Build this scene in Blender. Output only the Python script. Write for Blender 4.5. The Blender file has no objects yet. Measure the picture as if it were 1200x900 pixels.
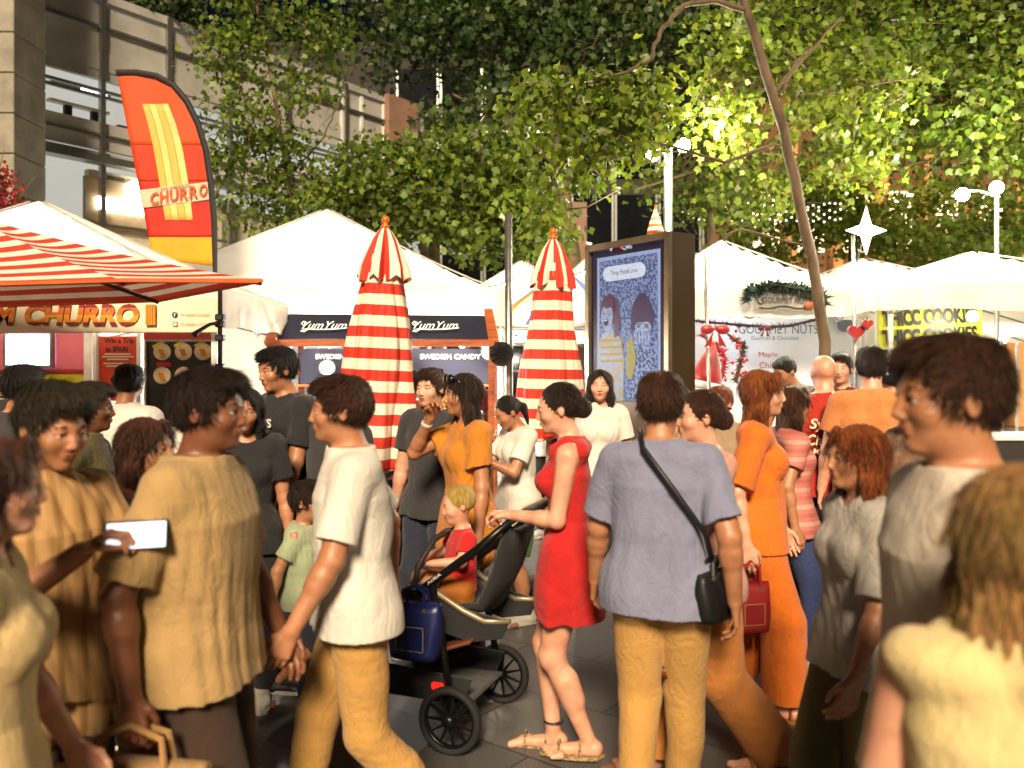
import bpy, math, random
import numpy as np
from mathutils import Vector, Matrix
random.seed(7); RNG = np.random.default_rng(7)
S = bpy.context.scene
HZ, CH, F = 428.0, 1.72, 1000.0          # horizon row, camera height, focal length in pixels

# ---------------------------------------------------------------- camera, sky, sun, exposure
cam_d = bpy.data.cameras.new('camera'); cam = bpy.data.objects.new('camera', cam_d)
S.collection.objects.link(cam); S.camera = cam
cam.location = (0, 0, CH); cam.rotation_euler = (math.radians(90), 0, 0)
cam_d.sensor_width = 36; cam_d.lens = 30; cam_d.shift_y = -(450 - HZ) / 1200.0
cam_d.clip_start = 0.05; cam_d.clip_end = 500
cam_d.dof.use_dof = True; cam_d.dof.focus_distance = 5.8; cam_d.dof.aperture_fstop = 2.0
SUN_EL, SUN_AZ = 34.0, 183.0             # azimuth measured clockwise from +Y; light comes from behind the camera, left
wd = bpy.data.worlds.new('World'); S.world = wd; wd.use_nodes = True
nt = wd.node_tree; bg = nt.nodes['Background']
sk = nt.nodes.new('ShaderNodeTexSky'); sk.sky_type = 'NISHITA'; sk.sun_disc = False
sk.sun_elevation = math.radians(SUN_EL); sk.sun_rotation = math.radians(SUN_AZ)
nt.links.new(sk.outputs[0], bg.inputs[0]); bg.inputs[1].default_value = 0.0008
sd = bpy.data.lights.new('sun', 'SUN'); so = bpy.data.objects.new('sun', sd); S.collection.objects.link(so)
sd.energy = 3.6; sd.angle = math.radians(14); sd.color = (1.0, 0.80, 0.57)
_a = math.radians(SUN_AZ); _e = math.radians(SUN_EL)
_d = Vector((math.sin(_a) * math.cos(_e), math.cos(_a) * math.cos(_e), math.sin(_e)))
so.rotation_euler = _d.to_track_quat('Z', 'Y').to_euler()
S.view_settings.view_transform = 'Standard'; S.view_settings.look = 'None'
S.view_settings.gamma = 1; S.view_settings.use_curve_mapping = False
S.view_settings.exposure = 1.2

# ---------------------------------------------------------------- helpers
C = S.collection
def P(px, py, Y): return Vector(((px - 600) * Y / F, Y, CH - (py - HZ) * Y / F))
def srgb(h):
    h = h.lstrip('#'); v = [int(h[i:i+2], 16) / 255 for i in (0, 2, 4)]
    return tuple((c / 12.92 if c <= .04045 else ((c + .055) / 1.055) ** 2.4) for c in v)
MATS = {}
def M(name, col=(.5, .5, .5), rough=.6, col2=None, scale=6, bump=0, bscale=60, metal=0, emit=0, ecol=None,
      transl=0, sss=0, coat=0, island=0, stretch=None, sheen=0, alpha=1, trans=0, detail=4, wrinkle=0):
    if name in MATS: return MATS[name]
    if isinstance(col, str): col = srgb(col)
    if isinstance(col2, str): col2 = srgb(col2)
    m = bpy.data.materials.new(name); m.use_nodes = True; MATS[name] = m
    t = m.node_tree; b = t.nodes['Principled BSDF']; L = t.links.new
    b.inputs['Base Color'].default_value = (*col, 1); b.inputs['Roughness'].default_value = rough
    b.inputs['Metallic'].default_value = metal
    tc = t.nodes.new('ShaderNodeTexCoord'); src = tc.outputs['Object']
    if stretch:
        mp = t.nodes.new('ShaderNodeMapping'); mp.inputs['Scale'].default_value = stretch
        L(src, mp.inputs[0]); src = mp.outputs[0]
    c2 = col2 if col2 is not None else tuple(c * .72 for c in col)
    n = t.nodes.new('ShaderNodeTexNoise'); n.inputs['Scale'].default_value = scale; n.inputs['Detail'].default_value = detail
    n.inputs['Roughness'].default_value = .6; L(src, n.inputs['Vector'])
    r = t.nodes.new('ShaderNodeValToRGB'); r.color_ramp.elements[0].position = .32; r.color_ramp.elements[1].position = .68
    r.color_ramp.elements[0].color = (*c2, 1); r.color_ramp.elements[1].color = (*col, 1)
    L(n.outputs[0], r.inputs[0]); out = r.outputs[0]
    if island:
        g = t.nodes.new('ShaderNodeNewGeometry'); hv = t.nodes.new('ShaderNodeHueSaturation')
        mr = t.nodes.new('ShaderNodeMapRange'); mr.inputs[3].default_value = 1 - island; mr.inputs[4].default_value = 1 + island
        L(g.outputs['Random Per Island'], mr.inputs[0]); L(mr.outputs[0], hv.inputs['Value'])
        mh = t.nodes.new('ShaderNodeMapRange'); mh.inputs[3].default_value = .48; mh.inputs[4].default_value = .52
        ml = t.nodes.new('ShaderNodeMath'); ml.operation = 'FRACT'; mm = t.nodes.new('ShaderNodeMath'); mm.operation = 'MULTIPLY'
        mm.inputs[1].default_value = 7.31; L(g.outputs['Random Per Island'], mm.inputs[0]); L(mm.outputs[0], ml.inputs[0])
        L(ml.outputs[0], mh.inputs[0]); L(mh.outputs[0], hv.inputs['Hue'])
        L(out, hv.inputs['Color']); out = hv.outputs[0]
    L(out, b.inputs['Base Color'])
    rr = t.nodes.new('ShaderNodeMapRange'); rr.inputs[3].default_value = max(rough - .1, .02); rr.inputs[4].default_value = min(rough + .12, 1)
    L(n.outputs[0], rr.inputs[0]); L(rr.outputs[0], b.inputs['Roughness'])
    if bump:
        n2 = t.nodes.new('ShaderNodeTexNoise'); n2.inputs['Scale'].default_value = bscale; n2.inputs['Detail'].default_value = 3
        L(src, n2.inputs['Vector']); bp = t.nodes.new('ShaderNodeBump'); bp.inputs['Strength'].default_value = bump
        bp.inputs['Distance'].default_value = .01; L(n2.outputs[0], bp.inputs['Height']); L(bp.outputs[0], b.inputs['Normal'])
        if wrinkle:
            n3 = t.nodes.new('ShaderNodeTexNoise'); n3.inputs['Scale'].default_value = 7; n3.inputs['Detail'].default_value = 5; n3.inputs['Distortion'].default_value = 1.6
            mp3 = t.nodes.new('ShaderNodeMapping'); mp3.inputs['Scale'].default_value = (1.3, 1.3, .7); L(tc.outputs['Object'], mp3.inputs[0]); L(mp3.outputs[0], n3.inputs['Vector'])
            ab = t.nodes.new('ShaderNodeMath'); ab.operation = 'PINGPONG'; ab.inputs[1].default_value = .12; L(n3.outputs[0], ab.inputs[0])
            b3 = t.nodes.new('ShaderNodeBump'); b3.inputs['Strength'].default_value = wrinkle; b3.inputs['Distance'].default_value = .09; L(ab.outputs[0], b3.inputs['Height']); L(b3.outputs[0], bp.inputs['Normal'])
    if sss:
        b.inputs['Subsurface Weight'].default_value = sss; b.inputs['Subsurface Radius'].default_value = (.02, .008, .005)
        b.inputs['Subsurface Scale'].default_value = .5
    if sheen: b.inputs['Sheen Weight'].default_value = sheen
    if coat: b.inputs['Coat Weight'].default_value = coat
    if trans: b.inputs['Transmission Weight'].default_value = trans; b.inputs['Alpha'].default_value = alpha
    elif alpha < 1: b.inputs['Alpha'].default_value = alpha
    if emit:
        b.inputs['Emission Color'].default_value = (*(ecol or col), 1); b.inputs['Emission Strength'].default_value = emit
    if transl:
        tl = t.nodes.new('ShaderNodeBsdfTranslucent'); mx = t.nodes.new('ShaderNodeMixShader'); mx.inputs[0].default_value = transl
        L(out, tl.inputs[0]); L(b.outputs[0], mx.inputs[1]); L(tl.outputs[0], mx.inputs[2])
        L(mx.outputs[0], t.nodes['Material Output'].inputs[0])
    return m

def stripes_mat(name, cols, period, axis='Z', rough=.75, uv=False, angular=0, transl=.2, offset=0.0):
    """stripes woven into a cloth, laid out along an object axis, the UV v, or the angle round Z"""
    if name in MATS: return MATS[name]
    m = bpy.data.materials.new(name); m.use_nodes = True; MATS[name] = m
    t = m.node_tree; b = t.nodes['Principled BSDF']; L = t.links.new; b.inputs['Roughness'].default_value = rough
    tc = t.nodes.new('ShaderNodeTexCoord'); sx = t.nodes.new('ShaderNodeSeparateXYZ')
    L(tc.outputs['UV' if uv else 'Object'], sx.inputs[0])
    if angular:
        at = t.nodes.new('ShaderNodeMath'); at.operation = 'ARCTAN2'; L(sx.outputs[0], at.inputs[0]); L(sx.outputs[1], at.inputs[1]); v = at.outputs[0]
        period = 2 * math.pi / angular
    else: v = sx.outputs['XYZ'.index(axis)]
    dv = t.nodes.new('ShaderNodeMath'); dv.operation = 'DIVIDE'; dv.inputs[1].default_value = period; L(v, dv.inputs[0])
    ad = t.nodes.new('ShaderNodeMath'); ad.operation = 'ADD'; ad.inputs[1].default_value = 100 + offset; L(dv.outputs[0], ad.inputs[0])
    fr = t.nodes.new('ShaderNodeMath'); fr.operation = 'FRACT'; L(ad.outputs[0], fr.inputs[0])
    r = t.nodes.new('ShaderNodeValToRGB'); r.color_ramp.interpolation = 'CONSTANT'
    el = r.color_ramp.elements
    el[0].position = 0; el[0].color = (*srgb(cols[0]), 1); el[1].position = 1.0 / len(cols); el[1].color = (*srgb(cols[1]), 1)
    for i in range(2, len(cols)):
        e = el.new(i / len(cols)); e.color = (*srgb(cols[i]), 1)
    L(fr.outputs[0], r.inputs[0])
    n = t.nodes.new('ShaderNodeTexNoise'); n.inputs['Scale'].default_value = 9; n.inputs['Detail'].default_value = 5; L(tc.outputs['Object'], n.inputs['Vector'])
    mr = t.nodes.new('ShaderNodeMapRange'); mr.inputs[3].default_value = .78; mr.inputs[4].default_value = 1.12; L(n.outputs[0], mr.inputs[0])
    hv = t.nodes.new('ShaderNodeHueSaturation'); L(mr.outputs[0], hv.inputs['Value']); L(r.outputs[0], hv.inputs['Color'])
    L(hv.outputs[0], b.inputs['Base Color'])
    bp = t.nodes.new('ShaderNodeBump'); bp.inputs['Strength'].default_value = .25; bp.inputs['Distance'].default_value = .02
    L(n.outputs[0], bp.inputs['Height']); L(bp.outputs[0], b.inputs['Normal'])
    if transl:
        tl = t.nodes.new('ShaderNodeBsdfTranslucent'); mx = t.nodes.new('ShaderNodeMixShader'); mx.inputs[0].default_value = transl
        L(hv.outputs[0], tl.inputs[0]); L(b.outputs[0], mx.inputs[1]); L(tl.outputs[0], mx.inputs[2])
        L(mx.outputs[0], t.nodes['Material Output'].inputs[0])
    return m

def mesh_obj(name, v, f, mat, parent=None, smooth=False, loc=None):
    me = bpy.data.meshes.new(name); me.from_pydata([tuple(x) for x in v], [], f); me.update()
    if smooth: me.polygons.foreach_set('use_smooth', [True] * len(me.polygons))
    me.materials.append(mat)
    o = bpy.data.objects.new(name, me); C.objects.link(o)
    if parent is not None: o.parent = parent
    if loc is not None: o.location = loc
    return o
def fast_mesh(name, v, q, mat, parent=None, smooth=True, loc=None):
    v = np.asarray(v, np.float32); q = np.asarray(q, np.int32); k = q.shape[1]
    me = bpy.data.meshes.new(name); me.vertices.add(len(v)); me.vertices.foreach_set('co', v.ravel())
    me.loops.add(q.size); me.loops.foreach_set('vertex_index', q.ravel())
    me.polygons.add(len(q)); me.polygons.foreach_set('loop_start', np.arange(0, q.size, k, dtype=np.int32))
    me.update(calc_edges=True)
    if smooth: me.polygons.foreach_set('use_smooth', np.ones(len(q), bool))
    me.materials.append(mat)
    o = bpy.data.objects.new(name, me); C.objects.link(o)
    if parent is not None: o.parent = parent
    if loc is not None: o.location = loc
    return o
def tag(o, label=None, cat=None, group=None, kind=None):
    if label: o['label'] = label
    if cat: o['category'] = cat
    if group: o['group'] = group
    if kind: o['kind'] = kind
    return o
def thing(name, label, cat, loc=(0, 0, 0), rotz=0, group=None):
    o = bpy.data.objects.new(name, None); C.objects.link(o); o.empty_display_size = .1
    o.location = loc; o.rotation_euler = (0, 0, rotz); return tag(o, label, cat, group)

class MB:
    def __init__(s): s.v = []; s.f = []
    def add(s, v, f):
        n = len(s.v); s.v += [Vector(x) for x in v]; s.f += [tuple(i + n for i in q) for q in f]; return s
    def box(s, c, d, rz=0, R=None, bev=0):
        c = Vector(c); h = [x / 2 for x in d]
        R = R or Matrix.Rotation(rz, 3, 'Z')
        if bev <= 0:
            vs = [R @ Vector((x * h[0], y * h[1], z * h[2])) + c for x in (-1, 1) for y in (-1, 1) for z in (-1, 1)]
            return s.add(vs, [(0, 1, 3, 2), (4, 6, 7, 5), (0, 4, 5, 1), (2, 3, 7, 6), (0, 2, 6, 4), (1, 5, 7, 3)])
        b = min(bev, *[x * .95 for x in h]); vs = []; idx = {}
        for ax in range(3):
            for x in (-1, 1):
                for y in (-1, 1):
                    for z in (-1, 1):
                        sg = (x, y, z); p = [sg[i] * (h[i] if i == ax else h[i] - b) for i in range(3)]
                        idx[(ax, sg)] = len(vs); vs.append(R @ Vector(p) + c)
        f = []
        for ax in range(3):
            o1, o2 = [i for i in range(3) if i != ax]
            for sg in (-1, 1):
                q = []
                for a, bb in ((-1, -1), (1, -1), (1, 1), (-1, 1)):
                    t = [0, 0, 0]; t[ax] = sg; t[o1] = a; t[o2] = bb; q.append(idx[(ax, tuple(t))])
                f.append(tuple(q))
        for ax in range(3):            # edges parallel to ax
            o1, o2 = [i for i in range(3) if i != ax]
            for a in (-1, 1):
                for bb in (-1, 1):
                    q = []
                    for (face, e) in ((o1, -1), (o1, 1), (o2, 1), (o2, -1)):
                        t = [0, 0, 0]; t[ax] = e; t[o1] = a; t[o2] = bb; q.append(idx[(face, tuple(t))])
                    f.append(tuple(q))
        for x in (-1, 1):
            for y in (-1, 1):
                for z in (-1, 1): f.append(tuple(idx[(ax, (x, y, z))] for ax in range(3)))
        return s.add(vs, f)
    def tube(s, pts, r, n=8, caps=True):
        pts = [Vector(p) for p in pts]; m = len(pts)
        if not hasattr(r, '__len__'): r = [r] * m
        vs = []; up = None
        for i, p in enumerate(pts):
            d = (pts[min(i + 1, m - 1)] - pts[max(i - 1, 0)])
            d = d.normalized() if d.length > 1e-9 else Vector((0, 0, 1))
            if up is None:
                up = Vector((0, 0, 1)) if abs(d.z) < .9 else Vector((1, 0, 0))
            a = (up - d * up.dot(d)).normalized(); b = d.cross(a); up = a
            for k in range(n):
                t = 2 * math.pi * k / n; vs.append(p + (a * math.cos(t) + b * math.sin(t)) * r[i])
        f = [(i * n + k, i * n + (k + 1) % n, (i + 1) * n + (k + 1) % n, (i + 1) * n + k) for i in range(m - 1) for k in range(n)]
        if caps: f += [tuple(range(n))[::-1], tuple(range((m - 1) * n, m * n))]
        return s.add(vs, f)
    def lathe(s, prof, c=(0, 0, 0), n=24, ax=None, fn=None):
        c = Vector(c); R = Matrix.Identity(3) if ax is None else Vector(ax).to_track_quat('Z', 'Y').to_matrix()
        vs = []
        for (r, z) in prof:
            for k in range(n):
                t = 2 * math.pi * k / n; rr = r * (fn(t, z) if fn else 1)
                vs.append(R @ Vector((rr * math.cos(t), rr * math.sin(t), z)) + c)
        m = len(prof)
        f = [(i * n + k, i * n + (k + 1) % n, (i + 1) * n + (k + 1) % n, (i + 1) * n + k) for i in range(m - 1) for k in range(n)]
        f += [tuple(range(n))[::-1], tuple(range((m - 1) * n, m * n))]
        return s.add(vs, f)
    def ball(s, c, r, n=12, sc=(1, 1, 1)):
        prof = [(max(math.sin(math.pi * i / n), .02) * 1, -math.cos(math.pi * i / n)) for i in range(n + 1)]
        vs = []; c = Vector(c); k2 = n * 2
        for (rr, z) in prof:
            for k in range(k2):
                t = 2 * math.pi * k / k2; vs.append(Vector((rr * math.cos(t) * r * sc[0], rr * math.sin(t) * r * sc[1], z * r * sc[2])) + c)
        f = [(i * k2 + k, i * k2 + (k + 1) % k2, (i + 1) * k2 + (k + 1) % k2, (i + 1) * k2 + k) for i in range(n) for k in range(k2)]
        return s.add(vs, f)
    def poly(s, pts, n, th):
        """flat polygon of points given thickness th along n"""
        pts = [Vector(p) for p in pts]; n = Vector(n).normalized() * th / 2; k = len(pts)
        vs = [p - n for p in pts] + [p + n for p in pts]
        f = [tuple(range(k))[::-1], tuple(range(k, 2 * k))] + [(i, (i + 1) % k, k + (i + 1) % k, k + i) for i in range(k)]
        return s.add(vs, f)
    def build(s, name, mat, parent=None, smooth=False, loc=None):
        return mesh_obj(name, s.v, s.f, mat, parent, smooth, loc)

def text(name, s, origin, u, v, width=None, height=None, mat=None, parent=None, depth=.004, align='CENTER', shear=0, bold=0, space=1, lines=1):
    """lettering laid on the plane spanned by u (right) and v (up), centred on origin"""
    cu = bpy.data.curves.new('t', 'FONT'); cu.body = s; cu.align_x = align; cu.shear = shear; cu.offset = bold
    cu.space_character = space; cu.extrude = 0.0; cu.resolution_u = 3; cu.fill_mode = 'FRONT'
    o = bpy.data.objects.new('t', cu); C.objects.link(o)
    dg = bpy.context.evaluated_depsgraph_get(); me = bpy.data.meshes.new_from_object(o.evaluated_get(dg))
    bpy.data.objects.remove(o); bpy.data.curves.remove(cu)
    co = [x.co.copy() for x in me.vertices]; fs = [tuple(p.vertices) for p in me.polygons]; bpy.data.meshes.remove(me)
    x0 = min(c.x for c in co); x1 = max(c.x for c in co); y0 = min(c.y for c in co); y1 = max(c.y for c in co)
    sx = width / (x1 - x0) if width else None; sy = height / (y1 - y0) if height else None
    sx = sx or sy; sy = sy or sx; u = Vector(u).normalized(); v = Vector(v).normalized(); n = u.cross(v)
    vs = [Vector(origin) + u * (c.x - (x0 + x1) / 2) * sx + v * (c.y - (y0 + y1) / 2) * sy + n * depth for c in co]
    return mesh_obj(name, vs, fs, mat, parent)
def lamp(name, loc, power, col=(1, .85, .65), r=.08, parent=None, spot=None):
    l = bpy.data.lights.new(name, 'POINT'); l.energy = power; l.color = col; l.shadow_soft_size = r
    o = bpy.data.objects.new(name, l); C.objects.link(o); o.location = loc
    if parent is not None: o.parent = parent
    return o
# ---------------------------------------------------------------- the ground
def ground_mat():
    m = bpy.data.materials.new('granite_paving'); m.use_nodes = True; t = m.node_tree; b = t.nodes['Principled BSDF']; L = t.links.new
    tc = t.nodes.new('ShaderNodeTexCoord'); mp = t.nodes.new('ShaderNodeMapping'); mp.inputs['Rotation'].default_value = (0, 0, math.radians(38)); L(tc.outputs['Object'], mp.inputs[0])
    br = t.nodes.new('ShaderNodeTexBrick'); L(mp.outputs[0], br.inputs[0]); br.inputs['Scale'].default_value = 1
    br.inputs['Brick Width'].default_value = .9; br.inputs['Row Height'].default_value = .6; br.inputs['Mortar Size'].default_value = .006
    br.inputs['Color1'].default_value = (.055, .052, .048, 1); br.inputs['Color2'].default_value = (.085, .08, .074, 1); br.inputs['Mortar'].default_value = (.02, .02, .02, 1)
    n = t.nodes.new('ShaderNodeTexNoise'); n.inputs['Scale'].default_value = 160; n.inputs['Detail'].default_value = 2; L(tc.outputs['Object'], n.inputs[0])
    n2 = t.nodes.new('ShaderNodeTexNoise'); n2.inputs['Scale'].default_value = 1.3; n2.inputs['Detail'].default_value = 6; L(tc.outputs['Object'], n2.inputs[0])
    mr = t.nodes.new('ShaderNodeMapRange'); mr.inputs[1].default_value = .3; mr.inputs[2].default_value = .7; mr.inputs[3].default_value = .45; mr.inputs[4].default_value = 1.7; L(n.outputs[0], mr.inputs[0])
    mr2 = t.nodes.new('ShaderNodeMapRange'); mr2.inputs[3].default_value = .6; mr2.inputs[4].default_value = 1.35; L(n2.outputs[0], mr2.inputs[0])
    mu = t.nodes.new('ShaderNodeMath'); mu.operation = 'MULTIPLY'; L(mr.outputs[0], mu.inputs[0]); L(mr2.outputs[0], mu.inputs[1])
    hv = t.nodes.new('ShaderNodeHueSaturation'); L(br.outputs[0], hv.inputs['Color']); L(mu.outputs[0], hv.inputs['Value']); L(hv.outputs[0], b.inputs['Base Color'])
    r = t.nodes.new('ShaderNodeMapRange'); r.inputs[3].default_value = .35; r.inputs[4].default_value = .75; L(n2.outputs[0], r.inputs[0]); L(r.outputs[0], b.inputs['Roughness'])
    bp = t.nodes.new('ShaderNodeBump'); bp.inputs['Strength'].default_value = .6; bp.inputs['Distance'].default_value = .004; bp.invert = True
    L(br.outputs['Fac'], bp.inputs['Height']); L(bp.outputs[0], b.inputs['Normal'])
    return m
tag(mesh_obj('ground', [(-150, -60, 0), (150, -60, 0), (150, 250, 0), (-150, 250, 0)], [(0, 1, 2, 3)], ground_mat()), kind='structure')

# ---------------------------------------------------------------- materials of the place
panel = M('bronze_grey_panel', '#a5a29a', .5, '#8b8880', 1.2)
panel2 = M('pale_grey_panel', '#b0ada6', .5, '#989590', 1.5)
stone = M('beige_stone', '#8c8676', .75, '#6c675a', 3, bump=.2, bscale=12)
stone_pink = M('pink_brown_render', '#8a6a54', .8, '#76594a', 2, bump=.1)
dark_stone = M('dark_render', '#2c2620', .8, '#1d1915', 2)
glass_dark = M('dark_window_glass', '#15181a', .06, '#0c0e10', .6, coat=.5)
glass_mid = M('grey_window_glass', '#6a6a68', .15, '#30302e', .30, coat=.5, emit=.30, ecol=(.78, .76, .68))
steel = M('brushed_steel', '#9b9a94', .35, metal=.85, scale=20)
dark_metal = M('dark_metal', '#23211f', .4, metal=.6)
black_pl = M('black_plastic', '#0e0e0f', .45, bump=.05)
white_paint = M('white_paint', '#dcdad2', .5)
white_cloth = M('white_tent_canvas', '#e8e4da', .8, '#d8d3c6', 2.2, bump=.35, bscale=9, transl=.3)
white_board = M('white_board', '#d9d8d4', .55)
wood = M('orange_stained_wood', '#a4521c', .5, '#6f3410', 5, bump=.2, stretch=(1, 1, 8))
bark = M('pale_bark', '#6a573f', .85, '#403222', 9, bump=.8, bscale=30, stretch=(1, 1, .35))
lamp_glow = M('lamp_glass_lit', '#ffffff', .3, '#ffffff', emit=40, ecol=(1, .93, .82))
bulb_glow = M('festoon_bulb_lit', '#ffdf9a', .3, '#ffdf9a', emit=12, ecol=(1, .72, .35))
white_glow = M('lit_white_letter', '#ffffff', .3, '#ffffff', emit=6, ecol=(1, .98, .95))
star_glow = M('lit_white_star', '#ffffff', .4, '#fffbe8', emit=3.2, ecol=(1, .97, .86))
warm_win = M('lit_window', '#e8c08a', .4, '#c99558', 3, emit=1.6, ecol=(1, .78, .48))

# ---------------------------------------------------------------- office building on the left, its facade receding to the right
A0 = Vector((-7.52, 16.0, 0)); AD = Vector((4.8, 6.7, 0)); AL = AD.length; AU = AD.normalized(); AN = Vector((AU.y, -AU.x, 0))
def fpos(px):                               # distance along the facade where it crosses picture column px
    k = (px - 600) / F; t = (k * A0.y - A0.x) / (AD.x - k * AD.y); return t * AL
def fz(px, py):
    s = fpos(px); Y = (A0 + AU * s).y; return CH - (py - HZ) * Y / F
bl = thing('office_building', 'bronze panelled office building with lit glass storeys behind the orange flag', 'building', A0)
Rf = Matrix((AU, -AN, Vector((0, 0, 1)))).transposed()
def fbox(mb, s0, s1, z0, z1, out0, out1):   # box on the facade: along s, between out0 and out1 metres proud of the glass line
    c = AU * ((s0 + s1) / 2) + AN * ((out0 + out1) / 2) + Vector((0, 0, (z0 + z1) / 2))
    mb.box(c, (s1 - s0, out1 - out0, z1 - z0), R=Rf)
sL, sR = fpos(30), fpos(500)
zt = fz(130, 2)
lv = [fz(60, 44), fz(60, 134), fz(60, 152), fz(60, 182)]
mb = MB()
for (a, b_) in ((zt - .12, zt + .04), (zt - 1.25, zt - .16), (zt - 1.55, zt - 1.3)): fbox(mb, sL, sR, a, b_, 0, .16 if a > zt - .2 else .1)
mb.build('parapet_panels', panel, bl)
z2 = fz(60, 45)
mb = MB(); fbox(mb, sL, sR, z2 - .35, z2, 0, .12); mb.build('upper_spandrel', panel, bl)
z3 = fz(60, 132); z4 = fz(60, 172)
mb = MB(); fbox(mb, sL, sR, z3 - .5, z3, 0, .12); fbox(mb, sL, sR, z4 - .02, z3 - .54, 0, .1); mb.build('spandrel_panels', panel2, bl)
mb = MB(); fbox(mb, sL, sR, z4 - .18, z4 - .05, .05, .34); mb.build('canopy_rail', steel, bl)
for z_ in (zt - .62, zt - 1.9, z3 + .55, z3 - .27, z4 - 1.3, z4 - 2.3): mb = MB(); fbox(mb, sL, sR, z_, z_ + .05, .10, .17); mb.build('rail', steel, bl)
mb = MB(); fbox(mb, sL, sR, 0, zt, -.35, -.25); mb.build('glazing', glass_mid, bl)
mb = MB(); fbox(mb, sL, sR, z3 - .02, zt - 1.2, -1.0, -.9); mb.build('inner_wall', M('office_wall', '#77756c', .7), bl)
for px in (36, 112, 190, 262, 330, 398, 462):
    s = fpos(px); mb = MB(); fbox(mb, s, s + .09, 0, zt, .1, .2); mb.build('mullion', steel, bl)
# stair inside the upper storey
st = MB()
for k in range(6):
    s = fpos(62) + .02 * k; z = z3 + .25 + k * .32; fbox(st, s, s + 1.1, z, z + .05, -.24, -.1)
st.build('stair_treads', white_paint, bl)
for (px, w, z0, z1, mt) in ((68, 1.2, 0, 2.9, panel2), (106, .9, z4 - 1.1, z4 - .25, M('cream_panel', '#c8b98e', .6)), (127, 1.0, z4 - 1.1, z4 - .3, glass_dark), (152, .8, z4 - 1.1, z4 - .3, M('brown_panel', '#6a5a40', .6))):
    mb = MB(); s = fpos(px); fbox(mb, s, s + w, z0, z1, -.22, -.05); mb.build('infill_panel', mt, bl)
s0, s1 = fpos(97), fpos(186); zz0, zz1 = fz(140, 276), fz(140, 214)
mb = MB(); fbox(mb, s0, s1, zz0, zz1, .0, .09); sb = mb.build('shop_fascia', M('beige_fascia', '#a8916c', .6), bl)
mb = MB(); zc = fz(133, 241); sc_ = fpos(110); fbox(mb, sc_, sc_ + 1.5, zc - .12, zc + .1, .1, .17); mb.build('lit_lettering', white_glow, bl)
mb = MB(); cc = AU * (sc_ + .8) + AN * .14 + Vector((0, 0, zc + .32)); mb.lathe([(.1, -.04), (.23, -.04), (.23, .04), (.1, .04)], cc, 24, ax=AN); mb.build('lit_emblem', white_glow, bl)
mb = MB(); fbox(mb, fpos(98), fpos(188), fz(140, 300), zz0 - .02, 0, .07); mb.build('pale_wall', M('pale_wall', '#c9bfa2', .7), bl)
for px in (225, 262, 296, 340, 372):
    s = fpos(px); mb = MB(); fbox(mb, s, s + .9, z4 - 2.0, z4 - .5, -.2, -.06); mb.build('window_blind', M('window_blind', '#b3ac95', .7), bl)
mb = MB(); fbox(mb, fpos(398), fpos(446), fz(420, 180), fz(420, 118), -.1, .05); w = mb.build('lit_window', M('lit_office_window', '#b9c0c2', .3, '#8f979b', 2, emit=.25), bl)
mb = MB()
for px in (397, 420, 446): s = fpos(px); fbox(mb, s - .05, s + .05, fz(420, 184), fz(420, 114), .05, .13)
mb.build('window_frame', white_paint, w)
mb = MB(); fbox(mb, fpos(446), fpos(480), fz(455, 250), fz(455, 115), 0, .3); mb.build('brown_pier', stone_pink, bl)
# desk clutter behind the glass
mb = MB()
for k in range(9):
    s = fpos(48) + k * .5; h = random.uniform(.1, .4); fbox(mb, s, s + random.uniform(.1, .4), z3, z3 + h, -.24, -.14)
mb.build('office_clutter', dark_stone, bl)['kind'] = 'stuff'
tag(mesh_obj('desk_lamp_strip', [A0 + AU * (fpos(98)) + AN * (-.1) + Vector((0, 0, fz(100, 104))) + d for d in (Vector((0, 0, 0)), AU * .5, AU * .5 + Vector((0, 0, .06)), Vector((0, 0, .06)))], [(0, 1, 2, 3)], M('cold_tube', '#cfe0ff', .3, '#cfe0ff', emit=5, ecol=(.55, .7, 1))), 'cold blue lit ceiling tube seen through the upper office glass', 'lamp')

# stone pillar at the far left edge
pl = thing('stone_pillar', 'tall beige stone clad pillar at the left edge of the picture', 'pillar', P(-30, 428, 13.5) * Vector((1, 1, 0)) if False else (P(-20, 428, 13.5).x, 13.5, 0))
mb = MB()
for k in range(16): mb.box((0, 0, .31 + k * .62), (1.5, .9, .605), bev=.012)
mb.build('shaft', stone, pl)
mb = MB(); mb.box((0, .03, 4.95), (1.44, .84, 9.9)); mb.build('core', dark_stone, pl)

# ---------------------------------------------------------------- dark building behind the trees
cb = thing('glass_building', 'dark glazed building with brown piers behind the trees and the screen', 'building', (0, 24, 0))
mb = MB(); mb.box((3, 2.5, 5.5), (20, 4, 11)); mb.build('wall', dark_stone, cb)
def onb(px, Y=24): return (px - 600) * Y / F
for (x0, x1, y0, y1) in ((478, 508, 240, 420), (650, 688, 236, 420), (250, 262, 200, 420)):
    mb = MB(); mb.box(((onb(x0) + onb(x1)) / 2, .35, (CH - (y0 - HZ) * .024) / 2), (onb(x1) - onb(x0), .5, CH - (y0 - HZ) * .024)); mb.build('pier', stone_pink, cb)
for r_, (za, zb) in enumerate(((.3, 3.3), (3.7, 6.6), (7.1, 10.2))):
    for k in range(11):
        xa = -3.3 + k * 1.25
        mb = MB(); mb.box((xa + .6, .47, (za + zb) / 2), (1.12, .06, zb - za)); w = mb.build('window', glass_dark, cb)
        mb = MB()
        for xx in (xa + .02, xa + 1.18): mb.box((xx, .44, (za + zb) / 2), (.06, .1, zb - za))
        mb.box((xa + .6, .43, za + (zb - za) * .42), (1.1, .08, .06)); mb.build('frame', steel, w)

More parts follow.
